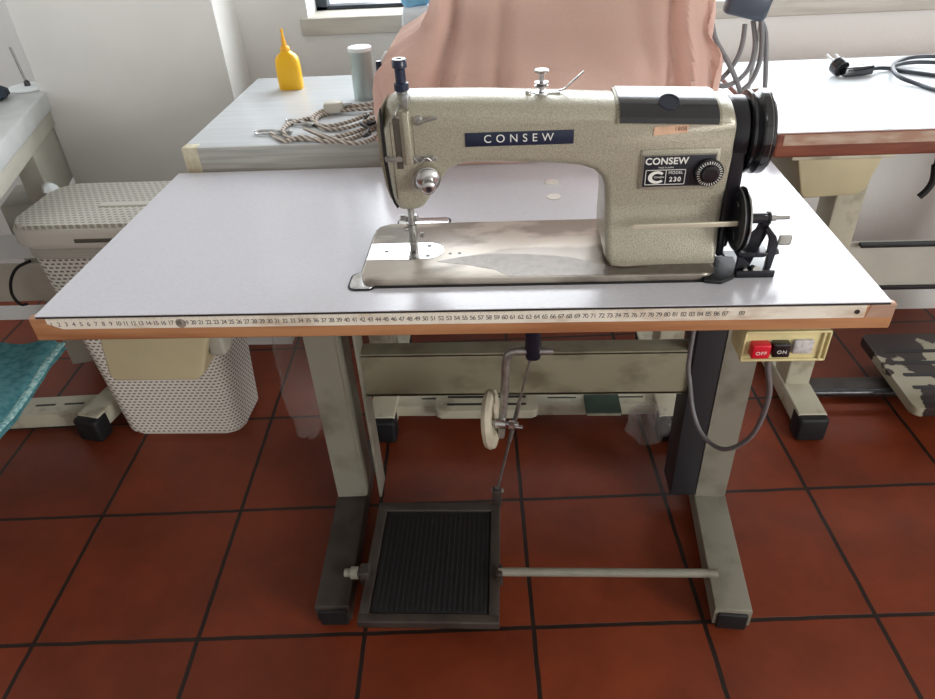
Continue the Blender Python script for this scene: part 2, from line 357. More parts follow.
# stand: two T-legs, beam, tread bar
def leg(xc, yc, ang, cap_m, foot_m, side):
    c, s_ = math.cos(ang), math.sin(ang)
    Mx = Matrix.Translation((xc, yc, 0)) @ Matrix.Rotation(ang, 4, 'Z')
    col = MB().prism([(-.031, 0), (.031, 0), (.031, .004), (.031, .072), (.027, .072), (.027, .006), (-.027, .006), (-.027, .072), (-.031, .072)], 'z', .062, T-.045, 0, Mx)
    sx = side
    lg = col.build('leg_column', M_stand, tb)
    for z in (.66, .60, .46, .41):
        p = Mx @ Vector((sx*.031, .035, z)); q = Mx @ Vector((sx*.036, .035, z)); MB().cyl(p, q, .0075, 12).build('bolt', M_dsteel, lg)
    # upper bracket under the top
    MB().box(-.05, .05, -.10, .20, T-.045, T-.039, 0, Mx).build('mounting_plate', M_stand, tb)
    # foot
    ft = MB().prism([(-.034, -.285), (.034, -.285), (.034, .19), (-.034, .19)], 'z', .018, .066, .0035, Mx).build('foot', foot_m, tb)
    for yy in (-.285, .19):
        cp = MB(); a = -.006 if yy < 0 else -.012
        cp.box(-.028, .028, yy+a, yy+a+.018, .012, .056, .004, Mx); cp.lathe([(.02, 0), (.022, .012)], Mx @ Vector((0, yy+(.028 if yy < 0 else -.028), 0.001)), (0,0,1), 20)
        cp.build('rubber_foot_cap', M_rubber, ft)
    return lg
LEGY = .345
leg(-.286, LEGY, math.radians(2.2), 0, M_footb, 1)
leg(.514, LEGY, math.radians(-4.4), 0, M_stand, -1)
# inner flange of each leg
MB().box(-.256, -.2505, LEGY+.0, LEGY+.075, .07, T-.045).build('side_flange', M_stand, tb)
MB().box(-.222, -.217, LEGY-.002, LEGY+.055, .066, .735, .001).build('end_plate', M_stand, tb)
MB().box(.428, .482, LEGY+.004, LEGY+.078, .066, .735, .002).build('end_plate', mat('stand_painted_shade', (38, 38, 42), .5), tb)  # near-black colour stands in for shade on the column's inner side
bm_ = MB(); bm_.box(-.218, .43, LEGY+.014, LEGY+.022, .347, .452, .002); bm_.box(-.218, .43, LEGY+.014, LEGY+.054, .347, .354, .001); bm_.box(-.218, .43, LEGY+.014, LEGY+.054, .446, .453, .001)
bm_.build('crossbeam', M_beam, tb)
br = MB(); br.cyl((.050, .119, .098), (.470, .119, .098), .0085, 16); rod = br.build('treadle_bar', M_stand, tb)
MB().lathe([(.0085, 0), (.0085, .012), (.0125, .013), (.0125, .028), (.008, .029), (.008, .040)], (-.256, .119, .092), (1, 0, 0), 16).build('treadle_bar', M_stand, tb)
# treadle
td = MB(); X0, X1, Y0, Y1, Z = -.214, .052, .012, .306, .086
for (a, b, c, d) in ((X0, X1, Y0, Y0+.020), (X0, X1, Y1-.024, Y1), (X0, X0+.020, Y0+.018, Y1-.02), (X1-.020, X1, Y0+.018, Y1-.02)):
    td.box(a, b, c, d, Z-.016, Z+.004, .003)
td.box(X0+.01, X1-.01, Y0+.01, Y1-.01, Z-.012, Z-.006)
td.box(-.225, -.205, .105, .133, .070, .106, .003); td.box(.045, .058, .105, .133, .070, .106, .003)
tr = td.build('treadle', M_footb, tb)
mtb = MB().box(X0+.022, X1-.022, Y0+.022, Y1-.026, Z-.006, Z+.001, .002)
for i in range(22):
    x = X0+.028+i*.0100
    mtb.box(x, x+.004, Y0+.026, Y1-.030, Z+.0005, Z+.0028, .0008)
mtb.build('rubber_mat', M_rubber, tr)
MB().box(.036, .056, .300, .318, .082, .128, .002).build('rod_bracket', M_footb, tr)
# pitman rod
pt = MB(); A = Vector((.046, .314, .118)); B = at(531, 356, 'y', .208); d = (B-A)
pt.cyl(A, A+d*.58, .0030, 10); pt.cyl(A+d*.42, A+d*.98, .0022, 10); pt.cyl(A+d*.43, A+d*.72, .0042, 10)
pt.lathe([(.002, -.012), (.0075, -.008), (.0085, 0), (.0075, .008), (.002, .012)], A, d, 14)
pt.cyl(A+Vector((-.012, 0, 0)), A+Vector((.014, 0, 0)), .005, 10)
pt.build('treadle_rod', M_steel, tb)
kc = at(533, 350, 'y', .20)
MB().box(kc.x-.013, kc.x+.013, .190, .212, kc.z-.020, .742, .009).build('lever_knob', mat('dark_blue_plastic', (24, 27, 42), .3), tb)
# knee lifter: bent rod with a disc pad seen nearly edge on
KY = .2
k = at(565, 349, 'y', KY); P = [at(553, 351, 'y', KY), at(530, 351, 'y', KY), at(516, 351, 'y', KY), at(509, 354, 'y', KY), at(506, 363, 'y', KY), at(505, 385, 'y', KY), at(501, 436, 'y', KY)]
kl = MB().tube(P, .0070, 12).build('knee_lifter', M_steel, tb)
pc = at(491, 419, 'y', KY); ax = Vector((1, -.14, .10)).normalized()
MB().lathe([(.026, .001), (.030, -.007), (.044, -.0095), (.052, -.007), (.0545, 0), (.052, .007), (.044, .0095), (.030, .007), (.026, .002)], pc, ax, 40).build('knee_pad', mat('ivory_rubber', (196, 188, 166), .5, var=.12, vscale=30), kl)
cl = MB(); c0 = at(499, 421, 'y', KY)
cl.cyl(c0+Vector((-.012, -.004, 0)), c0+Vector((.035, -.012, .002)), .0045, 12); cl.cyl(c0+Vector((-.006, -.01, .004)), c0+Vector((.012, -.012, .004)), .0095, 14)
cl.cyl(c0+Vector((.018, -.012, .002)), c0+Vector((.028, -.014, .002)), .0085, 8); cl.cyl(c0+Vector((.03, -.013, -.002)), c0+Vector((.042, -.016, -.002)), .0035, 10)
cl.build('clamp', M_chrome, kl)
# drawer tray hung under the left end
dy = .15
def dpt(px, py): q = at(px, py, 'y', dy); return (q.x, q.z)
dx = [dpt(97, 332), dpt(206, 332), dpt(206, 372), dpt(200, 381), dpt(116, 383), dpt(107, 376)]
zt = .738
dpoly = [(-.575, zt), (-.352, zt), (-.415, .575), (-.425, .560), (-.578, .556), (-.588, .565)]
x0, z0 = dpt(110, 382); x1, z1 = dpt(203, 381); xa, za = dpt(99, 343); xb, zb = dpt(207, 343)
sl = (xa-x0)/(za-z0); sr2 = (xb-x1)/(zb-z1)
dpoly = [(x0+sl*(zt-z0), zt), (x1+sr2*(zt-z1), zt), (x1+sr2*.012, z1+.012), (x1-.010, z1), (x0+.010, z0), (x0+sl*.012, z0+.012)]
dr = MB().prism(dpoly, 'y', dy, dy+.22, .006).build('drawer_tray', M_drawer, tb)
q0 = at(207, 343, 'y', dy+.02); MB().box(q0.x+.002, q0.x+.030, dy+.012, dy+.05, q0.z-.022, .741, .006).build('drawer_runner', mat('grey_runner', (160, 158, 146), .5), tb)
# switch box
bx0, bx1, bz0, bz1 = .376, .483, .692, .7385
swb = MB().box(bx0, bx1, .004, .05, bz0, bz1, .004).build('switch_box', M_switch, tb)
fr = MB()
for (a, b, c, d_) in ((bx0, bx1, bz0, bz0+.0035), (bx0, bx1, bz1-.003, bz1), (bx0, bx0+.003, bz0, bz1), (bx1-.010, bx1-.007, bz0, bz1), (bx1-.003, bx1, bz0, bz1)):
    fr.box(a, b, .0005, .005, c, d_, .0012)
fr.build('raised_rim', M_switch, swb)
off = MB().box(.3855, .4085, -.0085, .006, .7025, .7235, .0022).build('off_button', M_red, swb)
MB().box(.4115, .4335, -.0075, .006, .7035, .7240, .0022).build('on_button', M_blackp, swb)
MB().box(.4385, .4635, -.001, .006, .7045, .7250, .002).build('silver_badge', M_badge, swb)
lt = MB(); lt.merge(text_mb('OFF', .0072, facing_front(.397, -.0087, .7115), .0002, spacing=1.15)); lt.merge(text_mb('ON', .0072, facing_front(.4227, -.0077, .7125), .0002, spacing=1.2))
lt.build('button_lettering', M_white, swb)
# cable from the switch box
cpts = [(.432, .03, .694), (.434, .05, .655)] + [tuple(at(x, y, 'y', yy)) for x, y, yy in ((769, 395, .09), (757, 428, .12), (741, 444, .15), (722, 449, .18), (704, 437, .22), (694, 415, .25), (690, 385, .27), (690, 352, .28))]
cpts.append((at(690, 352, 'y', .28).x+.004, .28, .745))
MB().tube(cpts, .0042, 10).build('power_cable', M_cabg, tb)

# ------------------------------------------------------------------ sewing machine
sm = thing('sewing_machine', (.1, .15, T), 'olive grey industrial sewing machine with a CONSEW nameplate, set in the foreground table', 'sewing machine')
BY0, BY1, BZ = .060, .232, T+.0105
MB().prism(rrect(-.125, .352, BY0-.004, BY1+.004, .022), 'z', T-.0005, T+.0016).build('rubber_edge', M_rubber, sm)
bed = MB().prism(rrect(-.120, .347, BY0, BY1, .020), 'z', T+.001, BZ, .003).build('bed', M_bed, sm)
MB().prism([(.08, .062), (.345, .063), (.345, .088), (.28, .086), (.22, .082), (.195, .092), (.165, .112), (.12, .122), (.05, .128), (.01, .120), (-.02, .108), (.02, .098), (.06, .082)], 'z', BZ-.001, BZ+.0003).build('worn_patch', M_bedmark, bed)
sp = MB().prism([(-.119, .115), (-.057, .115), (-.057, .165), (-.119, .165)], 'z', BZ-.001, BZ+.0008).build('slide_plate', M_chrome, sm)
MB().lathe([(.0032, 0), (.003, .0004)], (-.094, .140, BZ+.0007), (0,0,1), 14).build('finger_hole', M_black, sp)
pts = [(-.0555, .117)] + [(-.038+.026*math.sin(a), .1405-.0245*math.cos(a)) for a in [PI*k/16 for k in range(17)]] + [(-.0555, .165)]
npl = MB().prism(pts, 'z', BZ-.001, BZ+.0008).build('needle_plate', M_chrome, sm)
for x, y in ((-.034, .155), (-.034, .125)): MB().lathe([(.0034, 0), (.003, .0009)], (x, y, BZ+.0007), (0,0,1), 14).build('plate_screw', M_dsteel, npl)
for x, y in ((-.003, .131), (.010, .132)): MB().lathe([(.0026, 0), (.0024, .0006)], (x, y, BZ-.0002), (0,0,1), 12).build('bed_screw', M_dsteel, sm)
# latches let into the table beside the bed
for nm, (a, b, c, d_) in (('back', (-.094, -.010, .240, .272)), ('front', (-.137, -.098, .050, .098))):
    r_ = .012
    lp = MB().prism(rrect(a, b, c, d_, r_), 'z', T-.0005, T+.0012).build('hinge_rim', M_rubber, sm)
    MB().prism(rrect(a+.003, b-.003, c+.003, d_-.003, r_-.003), 'z', T+.0005, T+.0026, .0008).build('hinge_plate', M_chrome, lp)

prof = [(-.045,.8670),(-.058,.8670),(-.064,.869),(-.069,.878),(-.0715,.890),(-.074,.930),(-.074,.975),(-.073,.992),(-.068,1.002),(-.058,1.0075),(-.03,1.008),(.05,1.006),(.12,1.002),(.2,.997),(.28,.993),(.343,.9905),(.350,.988),(.353,.981),
        (.3545,.93),(.3545,.87),(.352,.82),(.350,.79),(.343,.786),(.28,.785),(.225,.786),(.213,.790),(.207,.800),(.205,.83),(.204,.865),(.2015,.893),(.197,.905),(.187,.9145),(.170,.9205),(.144,.9235),(.07,.928),(.032,.929),(.017,.9265),(.005,.920),(-.005,.909),(-.013,.898),(-.022,.884),(-.030,.873),(-.036,.869)]
def arm_body(y0, y1, steps=6):
    n = len(prof); P = [Vector((x, 0, z)) for x, z in prof]; nr = []; rr = []
    AREA = sum(P[i].x*P[(i+1) % n].z-P[(i+1) % n].x*P[i].z for i in range(n))
    for i in range(n):
        t = (P[(i+1) % n]-P[i-1]).normalized(); a = Vector((t.z, 0, -t.x))
        if P[i].x > .33 and P[i].z > .975: a = Vector((0, 0, -1))*(-1 if AREA > 0 else 1)
        nr.append(a)
    area2 = sum(P[i].x*P[(i+1) % n].z-P[(i+1) % n].x*P[i].z for i in range(n))
    if area2 > 0: nr = [-a for a in nr]      # inward normal
    for i, (x, z) in enumerate(prof):
        if z > .975: rr.append((.036, .042))
        elif z > .87 and x > .34: rr.append((.003, .003))
        elif z < .80: rr.append((.005, .005))
        elif x < -.06: rr.append((.012, .010))
        else: rr.append((.010, .010))
    rows = []
    for k in range(steps+1):
        t = PI/2*k/steps; row = []
        for i in range(n):
            h, dd = rr[i]; p = P[i]+nr[i]*(h*.55*(1-math.sin(t)) if h > .02 else h*(1-math.sin(t)))
            yy = y0+dd*(1-math.cos(t)); row.append(Vector((p.x, yy, p.z)))
        rows.append(row)
    for k in range(steps, -1, -1):
        t = PI/2*k/steps; row = []
        for i in range(n):
            h, dd = rr[i]; h *= .8; p = P[i]+nr[i]*(h*.55*(1-math.sin(t)) if h > .02 else h*(1-math.sin(t)))
            row.append(Vector((p.x, y1-dd*(1-math.cos(t)), p.z)))
        rows.append(row)
    vs = []
    for row in rows:
        for v in row:
            vs.append(v)
    fs = []; R_ = len(rows)
    for r in range(R_-1):
        for i in range(n):
            a = r*n+i; b = r*n+(i+1) % n; fs.append((a, b, b+n, a+n))
    from mathutils.geometry import tessellate_polygon
    for base in (0, (R_-1)*n):
        for t3 in tessellate_polygon([[Vector((vs[base+i].x, vs[base+i].z, 0)) for i in range(n)]]): fs.append(tuple(base+i for i in t3))
    mb = MB().add(vs, fs); bm = mb.bm
    for co, no in [((0, 0, z), (0, 0, 1)) for z in (.87, .855, .84, .825, .81, .80)]+[((.19, 0, 0), (1, 0, 0))]:
        bmesh.ops.bisect_plane(bm, geom=bm.verts[:]+bm.edges[:]+bm.faces[:], plane_co=co, plane_no=no)
    for v in bm.verts:          # the column spreads towards the bed
        f = max(0, min(1, (.87-v.co.z)/.08)) if v.co.x > .19 else 0
        f = f*f*(3-2*f); v.co.y += (-.018 if v.co.y < .148 else .02)*f
    return mb
body = arm_body(.105, .192).build('arm_body', M_olive, sm)
# grime round the foot of the column
gm = MB(); gm.prism([(.214, .085), (.236, .081), (.262, .081), (.250, .0795), (.225, .078), (.208, .088), (.206, .12), (.209, .12)], 'z', BZ-.001, BZ+.0009); gm.build('dried_oil', M_grime, body)
# raised panel behind the plate
MB().box(.2425, .340, .1025, .110, .888, .941, .003).build('raised_panel', M_olive, body)
mp_ = MB().box(.247, .3335, .1000, .104, .894, .9335, .001).build('model_plate', mat('plate_black', (28, 31, 40), .3), sm)
wt = MB(); yy = .0998
wt.merge(text_mb('CONSEW', .0118, facing_front(.2745, yy, .9265), .0002, spacing=1.05, bold=.00025)); wt.merge(text_mb('MADE IN JAPAN', .0026, facing_front(.2745, yy, .9185), .0001))
def ring(mb, x0, x1, z0, z1, w_, y):
    for a, b, c, d_ in ((x0, x1, z0, z0+w_), (x0, x1, z1-w_, z1), (x0, x0+w_, z0, z1), (x1-w_, x1, z0, z1)): mb.box(a, b, y-.0003, y+.001, c, d_)
ring(wt, .2500, .2990, .8965, .9160, .0008, yy); wt.box(.2747, .2755, yy-.0003, yy+.001, .8965, .9160)
wt.merge(text_mb('MODEL', .0052, facing_front(.2870, yy, .9118), .0002, spacing=1.05)); wt.merge(text_mb('230', .0082, facing_front(.2870, yy, .9030), .0002, spacing=1.25, bold=.0002))
cpts2 = []
for k_ in range(15): a = math.radians(40+280*k_/14); cpts2.append((.2640+.0105*math.cos(a), .9062+.0082*math.sin(a)))
for k_ in range(14, -1, -1): a = math.radians(40+280*k_/14); cpts2.append((.2650+.0065*math.cos(a), .9062+.0048*math.sin(a)))
wt.prism(cpts2, 'y', yy-.0003, yy+.001); wt.merge(text_mb('CONSEW', .0030, facing_front(.2670, yy, .9062), .0002))
wt.build('plate_lettering', M_white, mp_)
ed = MB(); ring(ed, .2463, .3342, .8933, .9342, .0009, .1002); ed.build('plate_rim', M_steel, mp_)
# stitch length dial
dk = MB().lathe([(.0165, 0), (.0175, .002), (.0175, .009), (.0160, .011), (.0105, .0115), (.0100, .017), (.0085, .0185)], (.3265, .104, .9115), (0, -1, .03), 40).build('stitch_dial', M_blackp, sm)
tm = MB()
for k_ in range(30):
    a = 2*PI*k_/30; c, s_ = math.cos(a), math.sin(a); b = bmesh.new(); bmesh.ops.create_cube(b, size=1)
    bmesh.ops.transform(b, matrix=Matrix.Translation((.3265+.0138*c, .0925, .9118+.0138*s_)) @ Matrix.Rotation(-a, 4, 'Y') @ Matrix.Diagonal((.0034, .0008, .0009, 1)), verts=b.verts); tm.merge(b)
tm.build('dial_marks', M_white, dk)
# name strip
ns = MB().box(.0275, .1600, .1035, .106, .9510, .9680, .0004).build('nameplate', M_navy, sm)
MB().merge(text_mb('CONSEW', .0138, facing_front(.0930, .1033, .9598), .0002, spacing=1.75)).build('nameplate_lettering', M_white, ns)
stk = MB().prism([(.2555, .9575), (.296, .9600), (.2965, .9700), (.2560, .9680)], 'y', .1040, .1055).build('paper_sticker', M_peach, sm)
MB().merge(text_mb('1808', .0070, facing_front(.287, .1038, .9650, 0), .0001, spacing=1.1)).build('handwritten_ink', mat('brown_ink', (96, 72, 60), .7), stk)
# glossy black top cover following the shoulder of the arm
def shoulder(x0, x1, off):
    vs = []; fs = []; prof2 = [(.1030, -.0230), (.1036, -.0180), (.1066, -.0125), (.1120, -.0080), (.1200, -.0042), (.130, -.0010), (.142, .0012), (.156, .0020), (.170, .0018)]
    m_ = len(prof2)
    for x in (x0, x1):
        zt_ = .9965-(x-.2)*.047
        for y, z in prof2: vs.append((x, y-(off if z < -.002 else 0), zt_+z+off))
    for i in range(m_-1): fs.append((i, i+1, i+1+m_, i+m_))
    b = MB().add(vs, fs); bmesh.ops.recalc_face_normals(b.bm, faces=b.bm.faces[:]); bmesh.ops.solidify(b.bm, geom=b.bm.faces[:], thickness=.0035); return b
tc_ = shoulder(.214, .331, .0022).build('top_cover', M_blackp, sm)
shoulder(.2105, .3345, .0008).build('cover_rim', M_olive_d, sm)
MB().lathe([(.0125, 0), (.0123, .0012), (.0108, .0016), (.0105, .0006)], (.273, .1195, .9925), (0, -.50, .86), 36).build('cover_disc', mat('dark_disc', (40, 46, 58), .25), tc_)
# end cover, hand wheel
hb = MB(); hb.lathe([(.041, 0), (.043, .003), (.043, .018), (.038, .022)], (.353, .150, .945), (1, 0, 0), 48)
hb.prism([(.110, .945), (.190, .945), (.190, .84), (.165, .80), (.115, .80), (.108, .86)], 'x', .354, .372, .004)
hb.build('end_cover', M_blackm, sm)
hw = MB().lathe([(.034, 0), (.046, .001), (.0505, .003), (.0510, .006), (.0475, .009), (.0460, .011), (.0475, .013), (.0515, .016), (.0515, .026), (.0490, .029), (.040, .030), (.036, .027), (.015, .026), (.014, .030)], (.3725, .150, .943), (1, 0, 0), 64).build('hand_wheel', M_blackp, sm)
hr = MB().lathe([(.0513, 0), (.0518, .0005), (.0513, .0010)], (.3955, .150, .943), (1, 0, 0), 64, cap=False).build('wheel_rim', M_steel, hw)
MB().prism([(.112, .885), (.190, .905), (.200, .84), (.175, .79), (.108, .79)], 'x', .356, .366, .003).build('belt_guard', M_blackm, sm)
MB().prism([(.330, .052), (.350, .048), (.368, .060), (.380, .080), (.382, .115), (.345, .118), (.346, .075), (.328, .062)], 'z', T+.0005, T+.006, .002).build('rubber_bumper', M_rubber, sm)
# face plate and take-up cover
fpp = [(-.0735,.9985),(-.0785,.992),(-.0815,.975),(-.0820,.935),(-.0790,.900),(-.0745,.884),(-.0700,.873),(-.0690,.880),(-.0715,.895),(-.0738,.935),(-.0738,.985)]
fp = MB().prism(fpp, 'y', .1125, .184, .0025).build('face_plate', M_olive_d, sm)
MB().prism([(-.0735,1.0005),(-.0755,.998),(-.0765,.975),(-.0768,.935),(-.0745,.897),(-.0705,.877),(-.066,.8690),(-.064,.872),(-.069,.900),(-.072,.935),(-.072,.985)], 'y', .1100, .1126).build('face_gap', M_black, fp)
tk_ = MB(); tk_.box(-.0475, -.0385, .0990, .122, .931, .9960, .0025); tk_.build('take_up_cover', M_olive, sm)
sl_ = MB(); sl_.box(-.0600, -.0515, .1042, .1075, .925, .988, .001); sl_.build('take_up_slot', mat('slot_dark', (74, 70, 62), .5), sm)
tu = MB(); tu.tube([(-.0563, .112, .985), (-.0563, .103, .992), (-.0540, .106, .998), (-.050, .114, 1.002)], .0016, 8); tu.build('take_up_lever', M_steel, sm)
vl = MB(); vl.box(-.0640, -.0634, .1046, .106, .885, .984); vl.box(-.0360, -.0357, .1046, .106, .93, .99); vl.build('casting_line', mat('line_dark', (70, 66, 56), .6), body)
# post with black bobbin-like cap
MB().lathe([(.0070, 0), (.0072, .005), (.0055, .006), (.0055, .009)], (-.0500, .142, 1.0055), (0,0,1), 20).build('post_base', M_steel, sm)
pk = MB().lathe([(.0072, 0), (.0092, .001), (.0092, .009), (.0066, .0105), (.0066, .026), (.0092, .028), (.0092, .0355), (.0082, .037), (.0040, .037), (.0038, .034)], (-.0500, .142, 1.0110), (0,0,1), 24).build('thread_post', mat('navy_plastic', (26, 34, 58), .3), sm)
MB().lathe([(.0040, 0), (.0082, 0.0), (.0080, .0008), (.0040, .0008)], (-.0500, .142, 1.0478), (0,0,1), 24, cap=False).build('post_cap_ring', M_steel, pk)
MB().prism([(-.0475, 1.012), (-.0385, 1.012), (-.0400, .998), (-.0460, .998)], 'y', .108, .126, .001).build('top_bracket', M_steel, sm)
# thread guide pin and lever
tg = MB(); tg.lathe([(.0058, 0), (.0058, .004), (.0035, .006)], (-.0275, .106, .9855), (0, -1, 0), 18); tg.tube([(-.0275, .099, .9855), (-.022, .0985, .9860), (-.004, .097, .9905)], .0020, 10); tg.build('thread_guide', M_steel, sm)
# engraved clips across the head
tc2 = MB()
for x in (-.0705, -.0565): tc2.lathe([(.0042, 0), (.0036, .003)], (x, .1055, .9385), (0, -1, 0), 14)
tc2.box(-.068, -.052, .1035, .1062, .9345, .9400, .0008)
tc2.prism([(-.044, .934), (-.010, .934), (-.008, .938), (-.012, .9415), (-.040, .9415)], 'y', .1033, .1062, .0006)
for x in (-.039, -.026, -.015): tc2.lathe([(.0036, 0), (.0030, .003)], (x, .1040, .9378), (0, -1, 0), 12)
tc2.tube([(-.037, .101, .9395), (-.030, .099, .9345), (-.022, .099, .9405), (-.016, .101, .936)], .0012, 8)
tc2.build('thread_clips', M_steel, sm)
# tension unit
tn = MB(); o = (-.0225, .106, .914)
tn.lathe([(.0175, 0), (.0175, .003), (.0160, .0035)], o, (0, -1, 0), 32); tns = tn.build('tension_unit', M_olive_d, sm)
tn = MB(); tn.lathe([(.0125, .003), (.0155, .006), (.0155, .0068), (.009, .009), (.0155, .0112), (.0155, .012), (.0125, .015), (.0075, .016), (.0075, .024), (.0085, .0245), (.0085, .032), (.0055, .034), (.0035, .034), (.0032, .030)], o, (.12, -1, -.12), 32); tn.build('tension_discs', M_chrome, tns)
tn = MB(); tn.lathe([(.0032, 0), (.0030, .0008)], Vector(o)+Vector((.12, -1, -.12)).normalized()*.0338, (.12, -1, -.12), 12); tn.build('tension_screw', M_black, tns)
tn = MB(); tn.tube([(-.036, .100, .918), (-.041, .096, .908), (-.036, .096, .900), (-.031, .099, .903)], .0013, 8); tn.build('check_spring', M_steel, tns)
# needle bar, presser bar and foot
nb_ = MB(); nb_.cyl((-.054, .138, .868), (-.054, .138, .826), .0042, 16); nb_.lathe([(.0062, 0), (.0062, .010)], (-.054, .138, .823), (0,0,1), 14); nb_.cyl((-.054, .138, .824), (-.054, .138, .797), .0010, 8)
nb_.cyl((-.064, .134, .828), (-.054, .138, .828), .0026, 10); nb_.build('needle_bar', M_steel, sm)
pb = MB(); pb.cyl((-.055, .152, .868), (-.055, .152, .815), .0042, 14); pb.box(-.064, -.046, .143, .157, .834, .842, .002); pb.box(-.060, -.049, .140, .157, .803, .822, .002); pb.cyl((-.045, .148, .812), (-.040, .148, .812), .0035, 10)
pb.cyl((-.070, .150, .838), (-.062, .150, .838), .004, 12); pb.box(-.0600, -.0565, .118, .150, BZ+.001, BZ+.0038, .0012); pb.box(-.0525, -.0490, .118, .150, BZ+.001, BZ+.0038, .0012)
pb.box(-.0595, -.0495, .136, .150, BZ+.002, .806, .002); pb.build('presser_foot', M_steel, sm)
# top tensioner
tt = MB(); o = (.122, .148, 1.0010); tt.lathe([(.012, -.002), (.011, .0015)], o, (0,0,1), 24); tt.box(.105, .146, .141, .155, 1.0000, 1.0028, .0012)
tt.lathe([(.0035, 0), (.0035, .006), (.0085, .0075), (.0085, .009), (.005, .010), (.0085, .0115), (.0085, .013), (.003, .014), (.003, .023), (.0088, .0245), (.0092, .0262), (.0080, .0275), (.003, .0280)], o, (0,0,1), 28)
tt.tube([(.142, .148, 1.0028), (.150, .148, 1.0045), (.156, .147, 1.0100), (.163, .146, 1.0165), (.173, .146, 1.0250)], .0020, 8, flat=.6)
tt.lathe([(.004, 0), (.004, .006)], (.106, .143, 1.000), (0,0,1), 12); tt.build('bobbin_winder_tension', M_chrome, sm)

# ------------------------------------------------------------------ bobbin winder
bw = thing('bobbin_winder', (.40, .10, T), 'black bobbin winder with steel spindle fixed to the table right of the sewing machine', 'bobbin winder')
base = MB(); base.box(.372, .421, .064, .135, T+.0003, T+.0035, .001); base.box(.372, .421, .064, .068, T+.001, T+.010, .001)
base.prism([(.374, T), (.400, T), (.392, T+.012), (.380, T+.026), (.374, T+.026)], 'y', .072, .078)
bwb = base.build('base', M_blackm, bw)
fr_ = MB(); fr_.prism([(.388, T+.003), (.398, T+.003), (.404, T+.026), (.412, T+.050), (.412, T+.074), (.404, T+.074), (.399, T+.052), (.384, T+.040), (.384, T+.030), (.392, T+.026)], 'y', .092, .100, .001)
fr_.build('frame', M_blackm, bw)
fr_ = MB(); fr_.prism([(.414, T+.003), (.422, T+.003), (.425, T+.038), (.420, T+.050), (.408, T+.064), (.404, T+.060), (.414, T+.044)], 'y', .082, .088, .001)
fr_.build('lever_arm', M_blackm, bw)
MB().prism([(.374, T+.024), (.408, T+.024), (.412, T+.030), (.374, T+.032)], 'y', .075, .105, .001).build('shelf_plate', M_blackm, bw)
wc = (.3735, .098, .848)
wh = MB().lathe([(.010, -.006), (.030, -.006), (.036, -.005), (.0395, -.0035), (.0370, -.001), (.0370, .0005), (.0405, .0025), (.0405, .0045), (.036, .006), (.012, .006)], wc, (1, 0, 0), 56).build('friction_wheel', mat('winder_wheel_black', (34, 36, 42), .3, metal=.3), bw)
MB().lathe([(.0396, -.0040), (.0401, -.0033), (.0396, -.0026)], wc, (1, 0, 0), 56, cap=False).build('wheel_edge', M_steel, wh)
MB().lathe([(.0406, .0024), (.0413, .0034), (.0406, .0046)], wc, (1, 0, 0), 56, cap=False).build('wheel_edge', M_chrome, wh)
for k_ in range(5):
    a = 2*PI*k_/5+.5; c = Vector(wc)+Vector((-.0060, .021*math.cos(a), .021*math.sin(a))); MB().lathe([(.005, 0), (.0046, .0010)], c, (-1, 0, 0), 14).build('wheel_hole', M_dsteel, wh)
sh_ = MB(); sh_.cyl((.380, .098, .8485), (.411, .098, .8485), .0068, 18); sh_.lathe([(.0085, 0), (.0085, .003)], (.4095, .098, .8485), (1, 0, 0), 18); sh_.build('spindle_housing', M_blackm, bw)
s2 = MB(); s2.cyl((.412, .098, .8485), (.420, .098, .8485), .0042, 14); s2.cyl((.419, .098, .8485), (.437, .098, .8485), .0026, 12); s2.build('spindle', M_steel, bw)
MB().prism([(.232, .8515), (.240, .8480), (.366, .8490), (.366, .8555), (.240, .8550)], 'y', .074, .0775, .0008).build('guide_arm', mat('nickel_arm', (206, 200, 180), .35, metal=.35), bw)
MB().box(.424, .440, .082, .0855, .8170, .8310, .003).build('release_tab', mat('grey_tab', (172, 170, 164), .4), bw)
MB().cyl((.414, .086, .803), (.428, .086, .807), .004, 10).build('adjusting_screw', M_dsteel, bw)
MB().cyl((.398, .080, .786), (.398, .066, .791), .005, 12).build('base_screw', M_steel, bw)
MB().cyl((.386, .080, .786), (.384, .066, .790), .003, 10).build('base_screw', M_steel, bw)
# ------------------------------------------------------------------ tables behind, pushed up back to back
BT = .82; BX0, BXM, BX1 = -.534, .545, 1.68
bl = thing('work_table', (0, .76, 0), 'white laminate table carrying the yellow bottle, directly behind the foreground machine table', 'table')
tt_ = MB().box(BX0, BXM-.002, .524, 1.022, BT-.056, BT, .0025).build('tabletop', M_lam2, bl)
MB().box(BX0-.0006, BX0+.030, .5222, .545, BT-.0565, BT+.0004, .002).build('corner_tape', M_capm, tt_)
MB().box(BX0+.001, BXM-.003, .5228, .5245, BT-.0545, BT-.001).build('edge_strip', mat('greyed_edge', (196, 196, 190), .45, var=.12, vscale=30, stretch=(.2, 1, 4)), tt_)
def back_stand(par, xl, xr, ytip, ped=None, colm=M_cream, bz=(.36, .45), yb=.80):
    for i, x in enumerate((xl, xr)):
        ft = MB().prism([(x-.034, ytip+.02), (x+.034, ytip+.02), (x+.034, ytip+.40), (x-.034, ytip+.40)], 'z', .028, .078, .004).build('foot', colm, par)
        MB().box(x-.036, x+.036, ytip, ytip+.055, .004, .074, .008).build('rubber_foot_cap', M_rubber, ft)
        MB().box(x-.036, x+.036, ytip+.36, ytip+.41, .004, .074, .008).build('rubber_foot_cap', M_rubber, ft)
        MB().box(x-.031, x+.031, ytip+.14, ytip+.22, .075, BT-.057, .004).build('leg_column', colm, par)
    MB().box(xl, xr, yb, yb+.012, bz[0], bz[1], .002).build('crossbeam', M_plateback, par)
